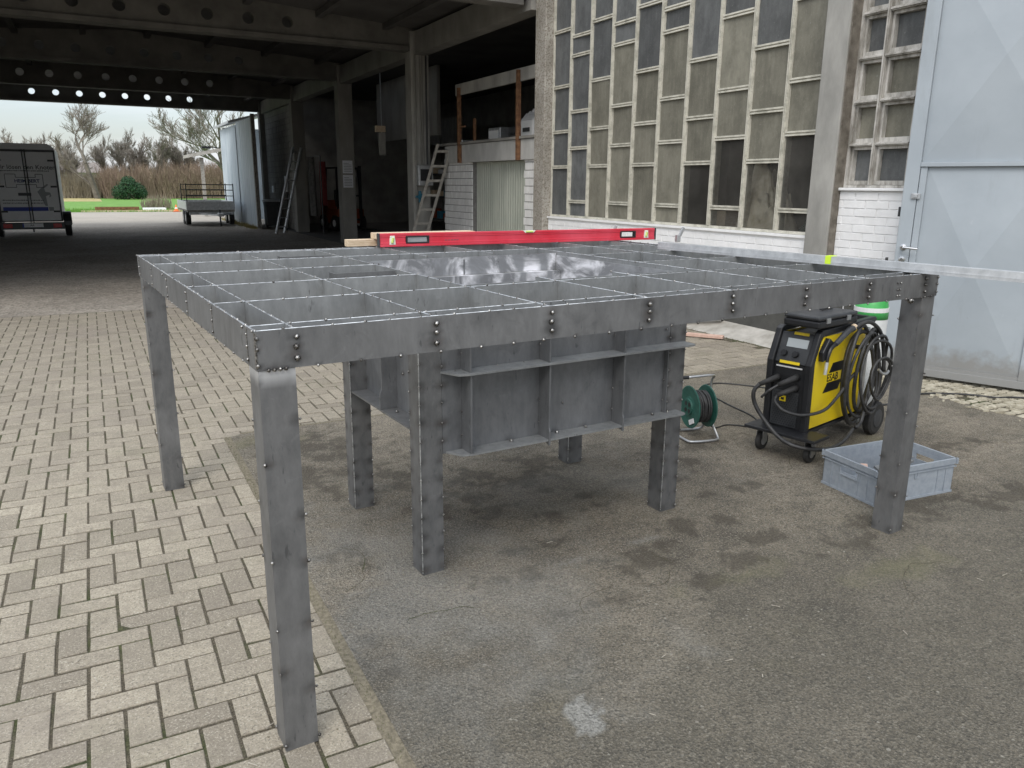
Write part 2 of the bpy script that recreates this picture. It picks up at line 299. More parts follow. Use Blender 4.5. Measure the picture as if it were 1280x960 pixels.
def glass(name, dirt, fac, rough, streak, tint):
    m = Mat(name); t = m.t; o = t.nodes['Material Output']; t.nodes.remove(m.b)
    gl = m.n('ShaderNodeBsdfGlossy'); gl.inputs['Roughness'].default_value = rough; gl.inputs['Color'].default_value = (.9, .92, .93, 1)
    tr = m.n('ShaderNodeBsdfTransparent'); tr.inputs['Color'].default_value = (*tint, 1)
    df = m.n('ShaderNodeBsdfDiffuse'); oi = m.n('ShaderNodeObjectInfo')
    c = m.mix(oi.outputs['Random'], tuple(x * .8 for x in dirt), tuple(x * 1.25 for x in dirt))
    st = m.ramp(m.noise(streak, 4, .6, (1, 1, .04)), [(.4, 0.), (.65, 1.)]); c = m.mix(m.math('MULTIPLY', st, .22), c, tuple(x * 1.5 for x in dirt)); c = m.mix(m.ramp(m.noise(5, 6, .7, (1, 1, .6)), [(.40, .45), (.60, 0.)]), c, tuple(x * .45 for x in dirt)); c = m.mix(m.ramp(m.noise(60, 4, .7), [(.55, 0.), (.7, .3)]), c, tuple(x * 1.6 for x in dirt))
    c = m.mix(m.ramp(m.noise(25, 4, .7), [(.66, 0.), (.72, .5)]), c, (.4, .4, .38)); m.l(c, df.inputs['Color'])
    m1 = m.n('ShaderNodeMixShader'); big = m.math('ADD', m.math('MULTIPLY', m.noise(3, 5, .6), .25), fac - .12)
    m.l(big, m1.inputs[0]); m.l(tr.outputs[0], m1.inputs[1]); m.l(df.outputs[0], m1.inputs[2])
    fr = m.n('ShaderNodeFresnel'); fr.inputs['IOR'].default_value = 1.5
    bp = m.n('ShaderNodeBump'); bp.inputs['Strength'].default_value = .12; bp.inputs['Distance'].default_value = .01; m.l(m.noise(4, 3, .5), bp.inputs['Height'])
    m.l(bp.outputs['Normal'], gl.inputs['Normal']); m.l(bp.outputs['Normal'], fr.inputs['Normal'])
    m2 = m.n('ShaderNodeMixShader'); m.l(m.math('MULTIPLY', fr.outputs[0], 1.0 if rough < .1 else .55), m2.inputs[0]); m.l(m1.outputs[0], m2.inputs[1]); m.l(gl.outputs[0], m2.inputs[2]); m.l(m2.outputs[0], o.inputs['Surface'])
    return m.m
M['glass_ribbed'] = glass('streaked_dirty_glass', (.225, .216, .176), .90, .25, 30, (.5, .52, .5))
M['glass_upper'] = glass('bluish_dirty_glass', (.155, .16, .16), .82, .14, 30, (.5, .52, .55))
M['glass_clear'] = glass('clear_dusty_glass', (.22, .21, .19), .22, .05, 25, (.92, .93, .91))
m = Mat('grey_blue_door_paint', (.33, .39, .43), .42); c = m.ramp(m.noise(1.3, 5, .6), [(.35, (.335, .375, .408)), (.65, (.39, .432, .465))]); c = m.mix(m.ramp(m.noise(7, 6, .7), [(.66, 0.), (.76, .3)]), c, (.52, .55, .57)); c = m.mix(m.ramp(m.noise(3, 7, .75, (1, 1, .22)), [(.56, 0.), (.72, .30)]), c, (.22, .235, .24)); c = m.mix(m.ramp(m.noise(38, 5, .75), [(.68, 0.), (.74, .55)]), c, (.16, .11, .075))
zz = m.n('ShaderNodeSeparateXYZ'); m.l(m.coord(), zz.inputs[0]); gz_ = m.math('ADD', zz.outputs[2], m.math('MULTIPLY', m.noise(9, 5, .6), -.35)); c = m.mix(m.ramp(gz_, [(.0, .55), (.12, 0.)]), c, (.20, .17, .13)); m.color(c); m.bump(m.noise(2, 4), .35, .02); m.bump(m.noise(9, 3), .08, .01); M['door'] = m.m
M['galv'] = simple('galvanised_metal', (.42, .43, .44), (.58, .59, .60), 12, .4, .8, .1, 80)
M['alu'] = simple('aluminium', (.62, .64, .66), (.80, .82, .84), 20, .38, .7, .05, 100, (1, 1, 1))
M['chrome'] = simple('brushed_handle', (.6, .6, .6), None, rough=.25, metal=1, bs=0)
M['rust'] = simple('rusty_post', (.12, .055, .03), (.28, .15, .075), 14, .9, .2, .5, 80)
m = Mat('roller_door', (.33, .35, .31), .55); m.color(m.ramp(m.noise(3, 5, .6, (1, 1, .3)), [(.35, (.34, .365, .315)), (.65, (.46, .485, .42))])); M['roller'] = m.m
m = Mat('pale_blue_sheet', (.5, .58, .64), .5); c = m.ramp(m.noise(2.5, 6, .65, (1, 4, .25)), [(.4, (.46, .54, .60)), (.62, (.62, .69, .74))]); c = m.mix(m.ramp(m.noise(5, 6, .7, (1, 3, .3)), [(.6, 0.), (.75, .6)]), c, (.25, .17, .13)); m.color(c); M['blue_sheet'] = m.m
M['black'] = simple('black_plastic', (.012, .013, .015), (.022, .023, .026), 10, .42, 0, .06, 120)
M['dark_grey'] = simple('dark_grey_plastic', (.035, .038, .042), (.055, .058, .063), 10, .45, 0, .06, 120)
M['rubber'] = simple('black_rubber', (.018, .018, .018), (.035, .034, .033), 14, .65, 0, .15, 90)
M['cable'] = simple('black_cable', (.02, .02, .021), (.05, .05, .05), 25, .5, 0, .1, 120)
M['yellow'] = simple('yellow_powder_coat', (.72, .52, .008), (.80, .60, .015), 3, .38, 0, .04, 90)
M['screen'] = simple('grey_display', (.42, .46, .48), None, rough=.2, bs=0)
M['white_mark'] = simple('white_lettering', (.75, .75, .75), None, rough=.5, bs=0)
M['red'] = simple('red_level_paint', (.60, .018, .04), (.70, .075, .115), 3, .38, 0, .05, 90)
M['vial'] = simple('vial_liquid', (.55, .68, .18), None, rough=.1, bs=0)
M['vialbox'] = simple('vial_surround', (.75, .76, .68), None, rough=.3, bs=0)
M['wood'] = simple('raw_pine', (.50, .38, .25), (.70, .57, .42), 18, .8, 0, .3, 90, (1, 8, 8))
M['wood_pink'] = simple('reddish_board', (.50, .33, .26), (.62, .44, .36), 18, .8, 0, .3, 90)
M['wood_grey'] = simple('grey_ladder_wood', (.24, .225, .20), (.38, .36, .32), 14, .85, 0, .4, 60)
M['reel'] = simple('green_reel_plastic', (.015, .085, .065), (.03, .12, .095), 30, .5, 0, .1, 90)
M['crate'] = simple('grey_crate_plastic', (.265, .30, .34), (.33, .365, .405), 30, .45, 0, .08, 90)
M['bottle_green'] = simple('green_bottle_paint', (.05, .36, .08), (.08, .42, .12), 8, .4, 0, .05, 90)
M['bottle_grey'] = simple('grey_bottle_paint', (.42, .43, .42), (.52, .53, .52), 8, .45, 0, .05, 90)
M['trailer_white'] = simple('trailer_panel', (.80, .81, .81), (.88, .89, .89), 2, .45, 0, .03, 50)
M['navy'] = simple('navy_lettering', (.02, .035, .14), None, rough=.5, bs=0)
M['blue'] = simple('blue_stripe', (.02, .05, .36), None, rough=.5, bs=0)
M['grey_mark'] = simple('grey_lettering', (.10, .105, .11), None, rough=.5, bs=0)
M['pale_mark'] = simple('faded_print', (.34, .36, .37), None, rough=.5, bs=0)
M['tail'] = simple('red_tail_lamp', (.55, .01, .015), None, rough=.2, bs=0)
M['orange'] = simple('orange_paint', (.24, .05, .016), (.17, .035, .012), 6, .5, 0, .1, 60)
M['cone'] = simple('traffic_cone_orange', (.85, .20, .05), None, rough=.5, bs=0)
M['cloth_red'] = simple('red_workwear', (.16, .025, .025), (.24, .04, .04), 12, .9, 0, .4, 40)
M['cloth_grey'] = simple('grey_workwear', (.16, .16, .155), (.25, .25, .24), 12, .9, 0, .4, 40)
M['paper'] = simple('paper_notice', (.72, .73, .76), None, rough=.8, bs=0)
M['tap_blue'] = simple('blue_valve', (.03, .16, .24), None, rough=.4, bs=0)
M['bark'] = simple('grey_bark', (.10, .088, .072), (.19, .17, .145), 3, .95, 0, .4, 20)
M['twig'] = simple('fine_twigs', (.17, .15, .125), (.26, .23, .195), 1.5, .95, 0, 0)
M['brush'] = simple('reddish_brush', (.17, .12, .09), (.27, .20, .15), .6, .95, 0, 0)
M['brush_pale'] = simple('pale_brush', (.22, .19, .14), (.32, .28, .21), .6, .95, 0, 0)
M['yew'] = simple('evergreen_leaf', (.012, .045, .018), (.028, .085, .030), 4, .8, 0, 0)
M['tile_roof'] = simple('far_roof', (.17, .15, .14), (.25, .22, .20), 3, .9, 0, 0)
M['sack'] = simple('crumpled_sacks', (.58, .50, .37), (.86, .78, .64), 7, .9, 0, .6, 30)
M['green_tarp'] = simple('green_tarpaulin', (.05, .075, .06), (.11, .14, .12), 7, .7, 0, .5, 30)
M['yellow_tape'] = simple('yellow_green_tape', (.62, .85, .05), None, rough=.5, bs=0)
M['pebble'] = simple('pale_chips', (.26, .235, .19), (.48, .44, .37), 30, .9, 0, 0)

# ================================================================ GROUND
def sheet(name, x0, x1, y0, y1, z, mat, step=None, marks=None, kind='structure'):
    mb = MB()
    if step:
        nx = max(1, int((x1 - x0) / step)); ny = max(1, int((y1 - y0) / step))
        for i in range(nx + 1):
            for j in range(ny + 1): mb.v.append((x0 + (x1 - x0) * i / nx, y0 + (y1 - y0) * j / ny, z))
        for i in range(nx):
            for j in range(ny):
                a = i * (ny + 1) + j; mb.f.append((a, a + ny + 1, a + ny + 2, a + 1))
        if marks: mb.a = [marks(*p) for p in mb.v]
    else: mb.add([(x0, y0, z), (x1, y0, z), (x1, y1, z), (x0, y1, z)], [(0, 1, 2, 3)])
    return tag(mb.build(name, mat), kind=kind)
sheet('ground', -300, 300, -60, 500, -.05, M['earth'])
def clamp(x, a=0., b=1.): return max(a, min(b, x))
def ell(x, y, cx, cy, rx, ry, soft=.5, wob=1.6, f=8):
    if abs(x - cx) > rx * 2.4 or abs(y - cy) > ry * 2.4: return 0.
    d = math.hypot((x - cx) / rx, (y - cy) / ry) + wob * (mn.noise((x * f, y * f, 3.1)) + .6 * mn.noise((x * f * 2.7, y * f * 2.7, 8)) + .3 * mn.noise((x * f * 7, y * f * 7, 5)))
    return clamp((1 - d) / soft)
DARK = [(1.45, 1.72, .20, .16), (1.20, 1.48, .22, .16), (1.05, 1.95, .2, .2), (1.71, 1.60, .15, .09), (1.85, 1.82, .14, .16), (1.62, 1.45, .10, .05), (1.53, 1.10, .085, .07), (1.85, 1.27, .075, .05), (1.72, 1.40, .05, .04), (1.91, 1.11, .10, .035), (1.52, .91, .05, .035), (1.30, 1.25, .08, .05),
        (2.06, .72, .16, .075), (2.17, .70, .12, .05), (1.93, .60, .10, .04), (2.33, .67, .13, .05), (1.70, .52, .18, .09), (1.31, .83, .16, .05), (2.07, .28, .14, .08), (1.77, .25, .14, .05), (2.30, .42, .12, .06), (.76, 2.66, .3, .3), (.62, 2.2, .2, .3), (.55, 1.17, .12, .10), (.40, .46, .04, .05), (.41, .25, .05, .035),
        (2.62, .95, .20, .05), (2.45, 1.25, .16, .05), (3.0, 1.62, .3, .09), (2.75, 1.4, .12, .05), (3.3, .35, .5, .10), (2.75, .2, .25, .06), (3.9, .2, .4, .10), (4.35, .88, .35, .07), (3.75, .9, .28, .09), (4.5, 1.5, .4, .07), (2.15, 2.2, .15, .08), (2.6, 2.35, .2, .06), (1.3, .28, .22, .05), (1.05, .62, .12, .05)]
MOSS = [(2.0, .19, .35, .08), (2.6, -.05, .4, .1), (3.9, 1.2, .5, .1), (2.6, 2.7, 1.0, .2), (4.9, 2.6, .6, .3), (.5, 2.95, .3, .12)]
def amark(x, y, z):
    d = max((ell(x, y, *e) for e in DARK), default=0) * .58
    g = ell(x, y, .872, -.255, .056, .088, .06, .6, 14) * .75
    for (px, py, r) in ((1.82, .67, .07), (.50, .80, .06), (1.4, .64, .08), (.60, .50, .05)): g = max(g, ell(x, y, px, py, r * 2.2, r * .35, .8, .9, 14) * .4)
    g = max(g, .38 * ell(x, y, .75, .75, .75, 1.1, .9, .8, 3), .25 * ell(x, y, 1.9, 1.35, .7, .45, .9, .9, 3))
    ms = max(ell(x, y, *e, 1.1, 1.0, 4) for e in MOSS) * .38
    return (d, g, ms, 1)
YS = 3.19; XS = .285
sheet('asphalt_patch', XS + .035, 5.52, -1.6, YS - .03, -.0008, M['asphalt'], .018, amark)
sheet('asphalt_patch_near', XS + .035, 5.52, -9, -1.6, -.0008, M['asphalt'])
sheet('seam_strip', XS - .012, XS + .05, -9, YS, -.0022, M['edge_grit'])
sheet('seam_strip', XS + .051, 5.6, YS - .06, YS + .01, -.0022, M['edge_grit'])
sheet('joint_bed', -9, 5.75, -9, 9.15, -.0040, M['joint'])
def gmark(x, y, z):  # gravel painted paler where daylight falls beyond and before the hall roof
    return (clamp((y - 29.5) / 5) * .6 + .15 * clamp((12 - y) / 3), 0, 0, 1)
sheet('gravel_yard', -40, 16, 9.15, 48, -.020, M['gravel'], .5, gmark)
sheet('meadow', -90, 90, 46.6, 120, -.012, M['grass_ground'])
sheet('dry_meadow', -30, .6, 72, 97, -.006, M['dry_grass'])
# gritty pebbles on the seam and chips scattered over the yard: nobody could count them
mb = MB()
def chip(mb, x, y, s, z=0):
    a = random.uniform(0, 6.28); X = Vector((math.cos(a), math.sin(a), random.uniform(-.2, .2))); Y = Vector((-math.sin(a), math.cos(a), 0))
    mb.obox((x, y, z + s * .2), X, Y, X.cross(Y), s * random.uniform(.5, 1.3), s * random.uniform(.3, .7), s * .3)
for _ in range(320): chip(mb, random.uniform(-4, 5.4), random.uniform(-1.8, 9) ** 1.0, random.uniform(.0012, .0035), .001)
for _ in range(500): chip(mb, random.gauss(XS + .02, .02), random.uniform(-1.5, YS), random.uniform(.002, .005), -.008)
for _ in range(110): chip(mb, random.uniform(.33, 4.5), random.uniform(-1.2, 1.5), random.uniform(.002, .006), -.004)
for _ in range(260): chip(mb, random.uniform(-9, 4), random.uniform(9.2, 14), random.uniform(.004, .011), -.02)
tag(mb.build('pebbles', M['pebble']), 'small pale stone chips strewn over paving and asphalt', 'gravel', kind='stuff')
mb = MB()
for _ in range(420):
    x = 5.6 + abs(random.gauss(0, .12)); chip(mb, min(x, 5.74), random.uniform(3.3, 9), random.uniform(.003, .012), -.004)
for lx, ly in ((.02, .03), (.85, .85), (2.13, .95), (2.9, .22), (.0, 2.4), (.75, 1.7)):
    for _ in range(26): chip(mb, lx + random.gauss(.03, .09), ly + random.gauss(.02, .09), random.uniform(.0015, .005), 0)
for _ in range(90): chip(mb, random.uniform(4.6, 5.5), random.uniform(-.2, 3.0), random.uniform(.003, .012), -.004)
tag(mb.build('grit', M['edge_grit']), 'brown grit gathered along the wall and round the table feet', 'grit', kind='stuff')
mb = MB()
for _ in range(60):     # straw bits
    x, y = random.uniform(-1.6, 3.5), random.uniform(-1, 2.6); a = random.uniform(0, 6.28); l = random.uniform(.01, .035)
    mb.bar((x, y, .004), (x + l * math.cos(a), y + l * math.sin(a), .006), .0022, .0015)
tag(mb.build('straw_bits', M['pebble']), 'thin pale straws and chips lying on the ground', 'straw', kind='stuff')

mb = MB(); random.seed(31)
for (cx, cy, a, L) in ((.42, .83, .35, .5), (.56, .50, .3, .35), (1.5, .35, -.2, .5), (3.1, 1.0, .9, .8), (1.2, .25, 1.1, .3), (4.2, 1.9, .2, .9), (2.4, -.3, .6, .6)):
    p = Vector((cx, cy, .0004)); 
    for k in range(int(L / .03)):
        a += random.gauss(0, .35); q = p + Vector((math.cos(a), math.sin(a), 0)) * .03; n_ = Vector((-math.sin(a), math.cos(a), 0)) * random.uniform(.0008, .0022)
        mb.add([p - n_, q - n_, q + n_, p + n_], [(0, 1, 2, 3)]); p = q
tag(mb.build('hairline_cracks', M['joint']), 'thin dark cracks wandering over the old asphalt', 'cracks', kind='stuff')
random.seed(7)
# pavers: 90 degree herringbone of 20 x 10 cm stones, aligned to the hall
bed = bpy.data.objects['joint_bed']; bed['kind'] = 'structure'
U = .1; X0, Y0 = -.506, .833
pav = []
def pav_rect(x, y, wx, wy):
    a0, a1, b0, b1 = x, x + wx, y, y + wy
    if b1 > 9.12: b1 = 9.12
    if a0 < -7 or a1 > 5.75: return
    cy = (b0 + b1) / 2; cx = (a0 + a1) / 2
    if b0 < YS - .005:
        if a0 >= XS: 
            if b1 <= YS + .02: return
            b0 = YS + .005
        elif a1 > XS:
            if b1 < YS + .03: a1 = XS - .004
    if a1 - a0 < .03 or b1 - b0 < .03: return
    pav.append((a0, a1, b0, b1))
for i in range(-70, 66):
    for j in range(-100, 86):
        s = (i - j) % 4; x, y = X0 + i * U, Y0 + j * U
        if y > 9.1 or y < -9: continue
        if y < -3.5 and (i * 7 + j) % 1 == 0 and x < -6: continue
        if s == 0: pav_rect(x, y, 2 * U, U)
        elif s == 3: pav_rect(x, y, U, 2 * U)
def pav_mesh(mb, r, col):
    a0, a1, b0, b1 = r; g = .0042 + random.uniform(0, .0014); c = .0026; a0 += g; a1 -= g; b0 += g; b1 -= g
    rot = random.gauss(0, .006); cx, cy = (a0 + a1) / 2, (b0 + b1) / 2; z = random.gauss(0, .0012); tx, ty = random.gauss(0, .010), random.gauss(0, .010)
    def P(x, y, dz):
        x -= cx; y -= cy; X = x * math.cos(rot) - y * math.sin(rot); Y = x * math.sin(rot) + y * math.cos(rot); return (cx + X, cy + Y, dz + (z + tx * x + ty * y))
    j = [random.uniform(-.0012, .0012) for _ in range(8)]
    base = [P(a0 + j[0], b0 + j[1], -.03), P(a1 + j[2], b0 + j[3], -.03), P(a1 + j[4], b1 + j[5], -.03), P(a0 + j[6], b1 + j[7], -.03)]
    mid = [(p[0], p[1], p[2] + .03 - c) for p in base]
    top = [P(a0 + c, b0 + c, 0), P(a1 - c, b0 + c, 0), P(a1 - c, b1 - c, 0), P(a0 + c, b1 - c, 0)]
    mb.add(base + mid + top, [(0, 1, 5, 4), (1, 2, 6, 5), (2, 3, 7, 6), (3, 0, 4, 7), (4, 5, 9, 8), (5, 6, 10, 9), (6, 7, 11, 10), (7, 4, 8, 11), (8, 9, 10, 11)])
    mb.a = (mb.a or []) + [col] * 12
def in_view(x, y):
    d = Vector((x, y, 0)) - CP; z = d.dot(F_)
    if z < .1: return None
    px = 640 + 972.4 * d.dot(R_) / z; py = 480 - 972.4 * d.dot(U_) / z
    return (z if -20 < px < 1300 and -20 < py < 985 else None)
vis = []; rest = []
for r in pav:
    z = in_view((r[0] + r[1]) / 2, (r[2] + r[3]) / 2)
    (vis.append((z, r)) if z else rest.append(r))
vis.sort(key=lambda t: t[0])
def pcol(r):
    cx, cy = (r[0] + r[1]) / 2, (r[2] + r[3]) / 2
    t = clamp(random.gauss(.62, .20)); 
    if random.random() < .06: t *= .25
    old = clamp((cy - 2.8) / 1.5); t = t * (1 - .35 * old)
    moss = clamp((cy - 3.3) / 3) * clamp((cx - 1.2) / 2) + .25
    return (t, moss, 0, 1)
for z, r in vis[:296]:
    mb = MB(); pav_mesh(mb, r, pcol(r)); mb.build('paver', M['paver'], bed)
mb = MB()
for r in [q for _, q in vis[296:]] + rest: pav_mesh(mb, r, pcol(r))
tag(mb.build('pavers', M['paver'], bed), kind='stuff')

mb = MB()
for _ in range(1500):
    if random.random() < .5: x = XS + random.gauss(.005, .012); y = random.uniform(-1.4, YS)
    else: x = random.uniform(.4, 5.6); y = YS + random.gauss(-.01, .02) if random.random() < .5 else random.uniform(3.3, 6)
    h = random.uniform(.003, .011); a = random.gauss(0, .8); b = random.gauss(0, .8); mb.add([(x - .0015, y, -.012), (x + .0015, y, -.012), (x + a * h, y + b * h, h)], [(0, 1, 2)])
tag(mb.build('moss_tufts', simple('moss_green', (.05, .065, .02), (.12, .13, .045), 20, .95, 0, 0)), 'low moss in the seam and the paving joints', 'moss', kind='stuff')
# pale setts in front of the gate
mb = MB()
y = -3.0; row = 0
while y < 3.2:
    x = 5.5 + random.uniform(-.03, .03) - (.12 if y < .6 else 0); h = random.uniform(.07, .10)
    while x < 7.4:
        wdt = random.uniform(.08, .13); mbx = MB(); zt = random.gauss(.004, .004)
        mb.add([(x, y, -.02), (x + wdt - .012, y, -.02), (x + wdt - .012, y + h - .012, -.02), (x, y + h - .012, -.02), (x + .012, y + .012, zt), (x + wdt - .026, y + .010, zt), (x + wdt - .024, y + h - .026, zt), (x + .010, y + h - .024, zt)],
               [(0, 1, 5, 4), (1, 2, 6, 5), (2, 3, 7, 6), (3, 0, 4, 7), (4, 5, 6, 7)])
        x += wdt
    y += h
M['sett'] = simple('pale_sett', (.30, .27, .20), (.52, .48, .38), 9, .9, 0, .5, 90)
sb = sheet('sett_bed', 5.48, 7.5, -4.2, 3.2, -.010, M['joint']); o = mb.build('setts', M['sett'], sb); tag(o, kind='stuff')
# pale worn concrete strip against the wall
mb = MB(); mb.add([(5.75, 3.35, -.006), (6.10, 3.35, .10), (6.10, 9.2, .10), (5.62, 9.2, -.006)], [(0, 1, 2, 3)]); tag(mb.build('concrete_apron', M['apron']), kind='structure')
mb = MB()
for _ in range(90): chip(mb, random.uniform(5.4, 5.9), random.uniform(.9, 1.9), random.uniform(.008, .03), 0)
tag(mb.build('rubble', M['sett']), 'loose pale rubble on the edge of the setts before the gate', 'rubble', kind='stuff')

# ================================================================ WORKSHOP BUILDING (facade plane x = WX, running away along +y)
WX = 6.10
ws = root('workshop_building', 'workshop with white brick base and tall lattice of dusty window panes beside the steel gate', 'building', (WX, 6, 0))
def P(mb, name, mat, parent=ws, **k):
    o = mb.build(name, mat, None, **k); o.parent = parent; o.matrix_parent_inverse = parent.matrix_basis.inverted(); return o
def sub(parent, mb, name, mat, **k):       # child whose geometry is given in world space; parent has identity mesh placement
    o = mb.build(name, mat, parent, **k); return o
V0, BAY, NB = 8.914, .526, 10              # lattice: mullion k stands at y = V0 - k*BAY
Z0, ZT = 1.139, 4.62
P(MB().box(WX - .10, WX + .2, 8.915, 9.23, -.02, 5.2), 'pillar', M['aggregate'], bevel=.012)['label'] = 'pebbly exposed aggregate pillar'
P(MB().box(WX - .10, WX + .2, 3.366, 3.648, -.02, 5.2), 'pillar', M['conc'], bevel=.01)
P(MB().box(WX - .085, WX + .2, 3.352, 3.364, -.02, 5.2), 'reveal_strip', M['frame_brown'])
P(MB().box(WX + .02, WX + .24, 3.65, 8.91, ZT, 5.2), 'upper_wall', M['conc'])
P(MB().box(WX + .02, WX + .24, -6, 3.35, 4.7, 5.2), 'upper_wall', M['conc'])
P(MB().box(WX - .25, 12.5, -6, 9.23, 5.2, 5.4), 'flat_roof', M['roof'])
# brick base under the lattice
core = P(MB().box(WX + .008, WX + .22, 3.652, 8.912, -.02, Z0 - .03), 'brick_base', M['white_brick'])
bb = MB()
z = .555; r = 0
while z < Z0 - .07:
    y = 3.66 - (.12 if r % 2 else 0)
    while y < 8.9:
        a, b = max(y, 3.655), min(y + .24, 8.905); e = random.uniform(-.003, .003)
        if b - a > .03: bb.box(WX + e * .6, WX + .007, a + .003, b - .003, z + .003, z + .070)
        y += .25
    z += .075; r += 1
o = sub(core, bb, 'bricks', M['white_brick'], bevel=.003); o['kind'] = 'stuff'; o.matrix_parent_inverse = Matrix.Identity(4)
core_inv = Matrix.Identity(4)
P(MB().box(WX - .015, WX + .22, 3.652, 8.912, -.03, .552), 'plinth', M['plinth'])
P(MB().box(WX - .02, WX + .2, 3.65, 8.91, Z0 - .028, Z0 - .003), 'window_sill', M['white_brick'])
# lattice window
win = P(MB().box(WX + .04, WX + .15, 8.875, 8.912, Z0, ZT).box(WX + .04, WX + .15, 3.650, 3.68, Z0, ZT).box(WX + .04, WX + .15, 3.68, 8.875, Z0, Z0 + .03).box(WX + .04, WX + .15, 3.68, 8.875, ZT - .04, ZT), 'lattice_window', M['frame_cream'])
def mull(y):
    return MB().box(WX + .035, WX + .145, y - .024, y + .024, Z0 + .031, ZT - .041).box(WX + .022, WX + .034, y - .016, y - .004, Z0 + .031, ZT - .041).box(WX + .022, WX + .034, y + .004, y + .016, Z0 + .031, ZT - .041)
for k in range(1, NB): sub(win, mull(V0 - k * BAY + .0), 'mullion', M['frame_cream'])
ODD = [1.887, 2.403, 3.05, 3.826]; EVEN = [1.379, 2.151, 2.668, 3.441, 3.703]
for c in range(1, NB + 1):
    yc = V0 - (c - .5) * BAY; ya, yb = yc - BAY / 2 + .026, yc + BAY / 2 - .026
    if c == 1: yb = 8.874
    if c == NB: ya = 3.682
    lv = ODD if c % 2 else EVEN; edges = [Z0 + .03] + lv + [ZT - .04]
    for zc in lv:
        sub(win, MB().box(WX + .045, WX + .13, ya, yb, zc - .025, zc + .025).box(WX + .028, WX + .044, ya, yb, zc + .006, zc + .024).box(WX + .030, WX + .044, ya, yb, zc - .024, zc - .008), 'transom', M['frame_cream'])
    for i in range(len(edges) - 1):
        a, b = edges[i] + (.028 if i else .002), edges[i + 1] - (.028 if i < len(edges) - 2 else .002)
        low = edges[i + 1] < 2.3
        mt = M['glass_clear'] if (low and c in (7, 8, 9, 10)) else M['glass_upper'] if (edges[i] > 3.0 or c < 3) else M['glass_ribbed']
        t = random.gauss(0, .006); t2 = random.gauss(0, .004); x = WX + .058
        mbp = MB().add([(x + t, ya + .002, a), (x - t, yb - .002, a), (x - t + t2, yb - .002, b), (x + t + t2, ya + .002, b), (x + t + .004, ya + .002, a), (x - t + .004, yb - .002, a), (x - t + t2 + .004, yb - .002, b), (x + t + t2 + .004, ya + .002, b)],
                       [(0, 1, 2, 3), (7, 6, 5, 4), (0, 4, 5, 1), (1, 5, 6, 2), (2, 6, 7, 3), (3, 7, 4, 0)])
        mbp.f = [f[::-1] for f in mbp.f]
        if mt is M['glass_clear']: mbp.f = mbp.f[:1]
        o = sub(win, mbp, 'pane', mt)
        if low and c == 9: o['label'] = 'clear lower pane with crumpled sacks behind it'
# brick panel and small paned window right of the grey pillar
bx = WX - .01
core = P(MB().box(bx + .008, bx + .24, 2.50, 3.35, -.02, 1.585), 'brick_panel', M['white_brick'])
z = .0; r = 0
while z < 1.55:
    y = 2.42 - (.12 if r % 2 else 0)
    while y < 3.34:
        a, b = max(y, 2.50), min(y + .24, 3.349); e = random.uniform(-.002, .003)
        if b - a > .03: sub(core, MB().box(bx + e, bx + .007, a + .0025, b - .0025, z + .003, z + .072), 'brick', M['white_brick'] if z > .5 else M['plinth'], bevel=.0028)
        y += .25
    z += .075; r += 1
P(MB().box(bx - .03, bx + .2, 2.50, 3.35, 1.588, 1.615), 'window_sill', M['white_brick'], bevel=.006)
w2 = P(MB().box(bx + .04, bx + .2, 3.322, 3.351, 1.617, 4.7).box(bx + .04, bx + .2, 2.30, 3.321, 1.617, 1.64), 'paned_window', M['frame_grey'])
sub(w2, MB().box(bx + .03, bx + .17, 3.042, 3.072, 1.642, 4.7).box(bx + .015, bx + .028, 3.050, 3.064, 1.642, 4.7), 'mullion', M['frame_grey'])
for i in range(9):
    zb = 1.625 + i * .382; zt = zb + .382
    for (a, b) in ((3.074, 3.320), (2.700, 3.040)):
        if i: sub(w2, MB().box(bx + .035, bx + .16, a, b, zb - .016, zb + .016).box(bx + .02, bx + .033, a, b, zb - .006, zb + .006), 'transom', M['frame_grey'])
        f = MB(); q = .026; zz0, zz1 = zb + .018, zt - .018
        f.box(bx + .065, bx + .15, a + .002, a + q, zz0, zz1).box(bx + .065, bx + .15, b - q, b - .002, zz0, zz1).box(bx + .065, bx + .15, a + q + .001, b - q - .001, zz0, zz0 + q + .012).box(bx + .065, bx + .15, a + q + .001, b - q - .001, zz1 - q, zz1)
        sub(w2, f, 'casement', M['frame_grey'])
        sub(w2, MB().box(bx + .115, bx + .119, a + q + .002, b - q - .002, zz0 + q + .013, zz1 - q - .001), 'pane', M['glass_ribbed'] if i in (1, 2) else M['glass_upper'])
P(MB().box(bx + .04, bx + .24, 2.30, 2.698, 1.642, 4.7), 'jamb', M['conc'])
P(MB().box(9.9, 10.1, -6, 9.2, -.02, 5.2), 'back_wall', M['grey_block'])
P(MB().box(WX + .26, 9.9, 9.02, 9.2, -.02, 5.2), 'side_wall', M['grey_block'])
P(MB().box(WX + .26, 9.9, 1.4, 1.55, -.02, 5.2), 'side_wall', M['grey_block'])
tag(MB().box(WX + .25, 9.9, 1.55, 9.0, -.02, .01).build('workshop_floor', M['floor_conc']), kind='structure')
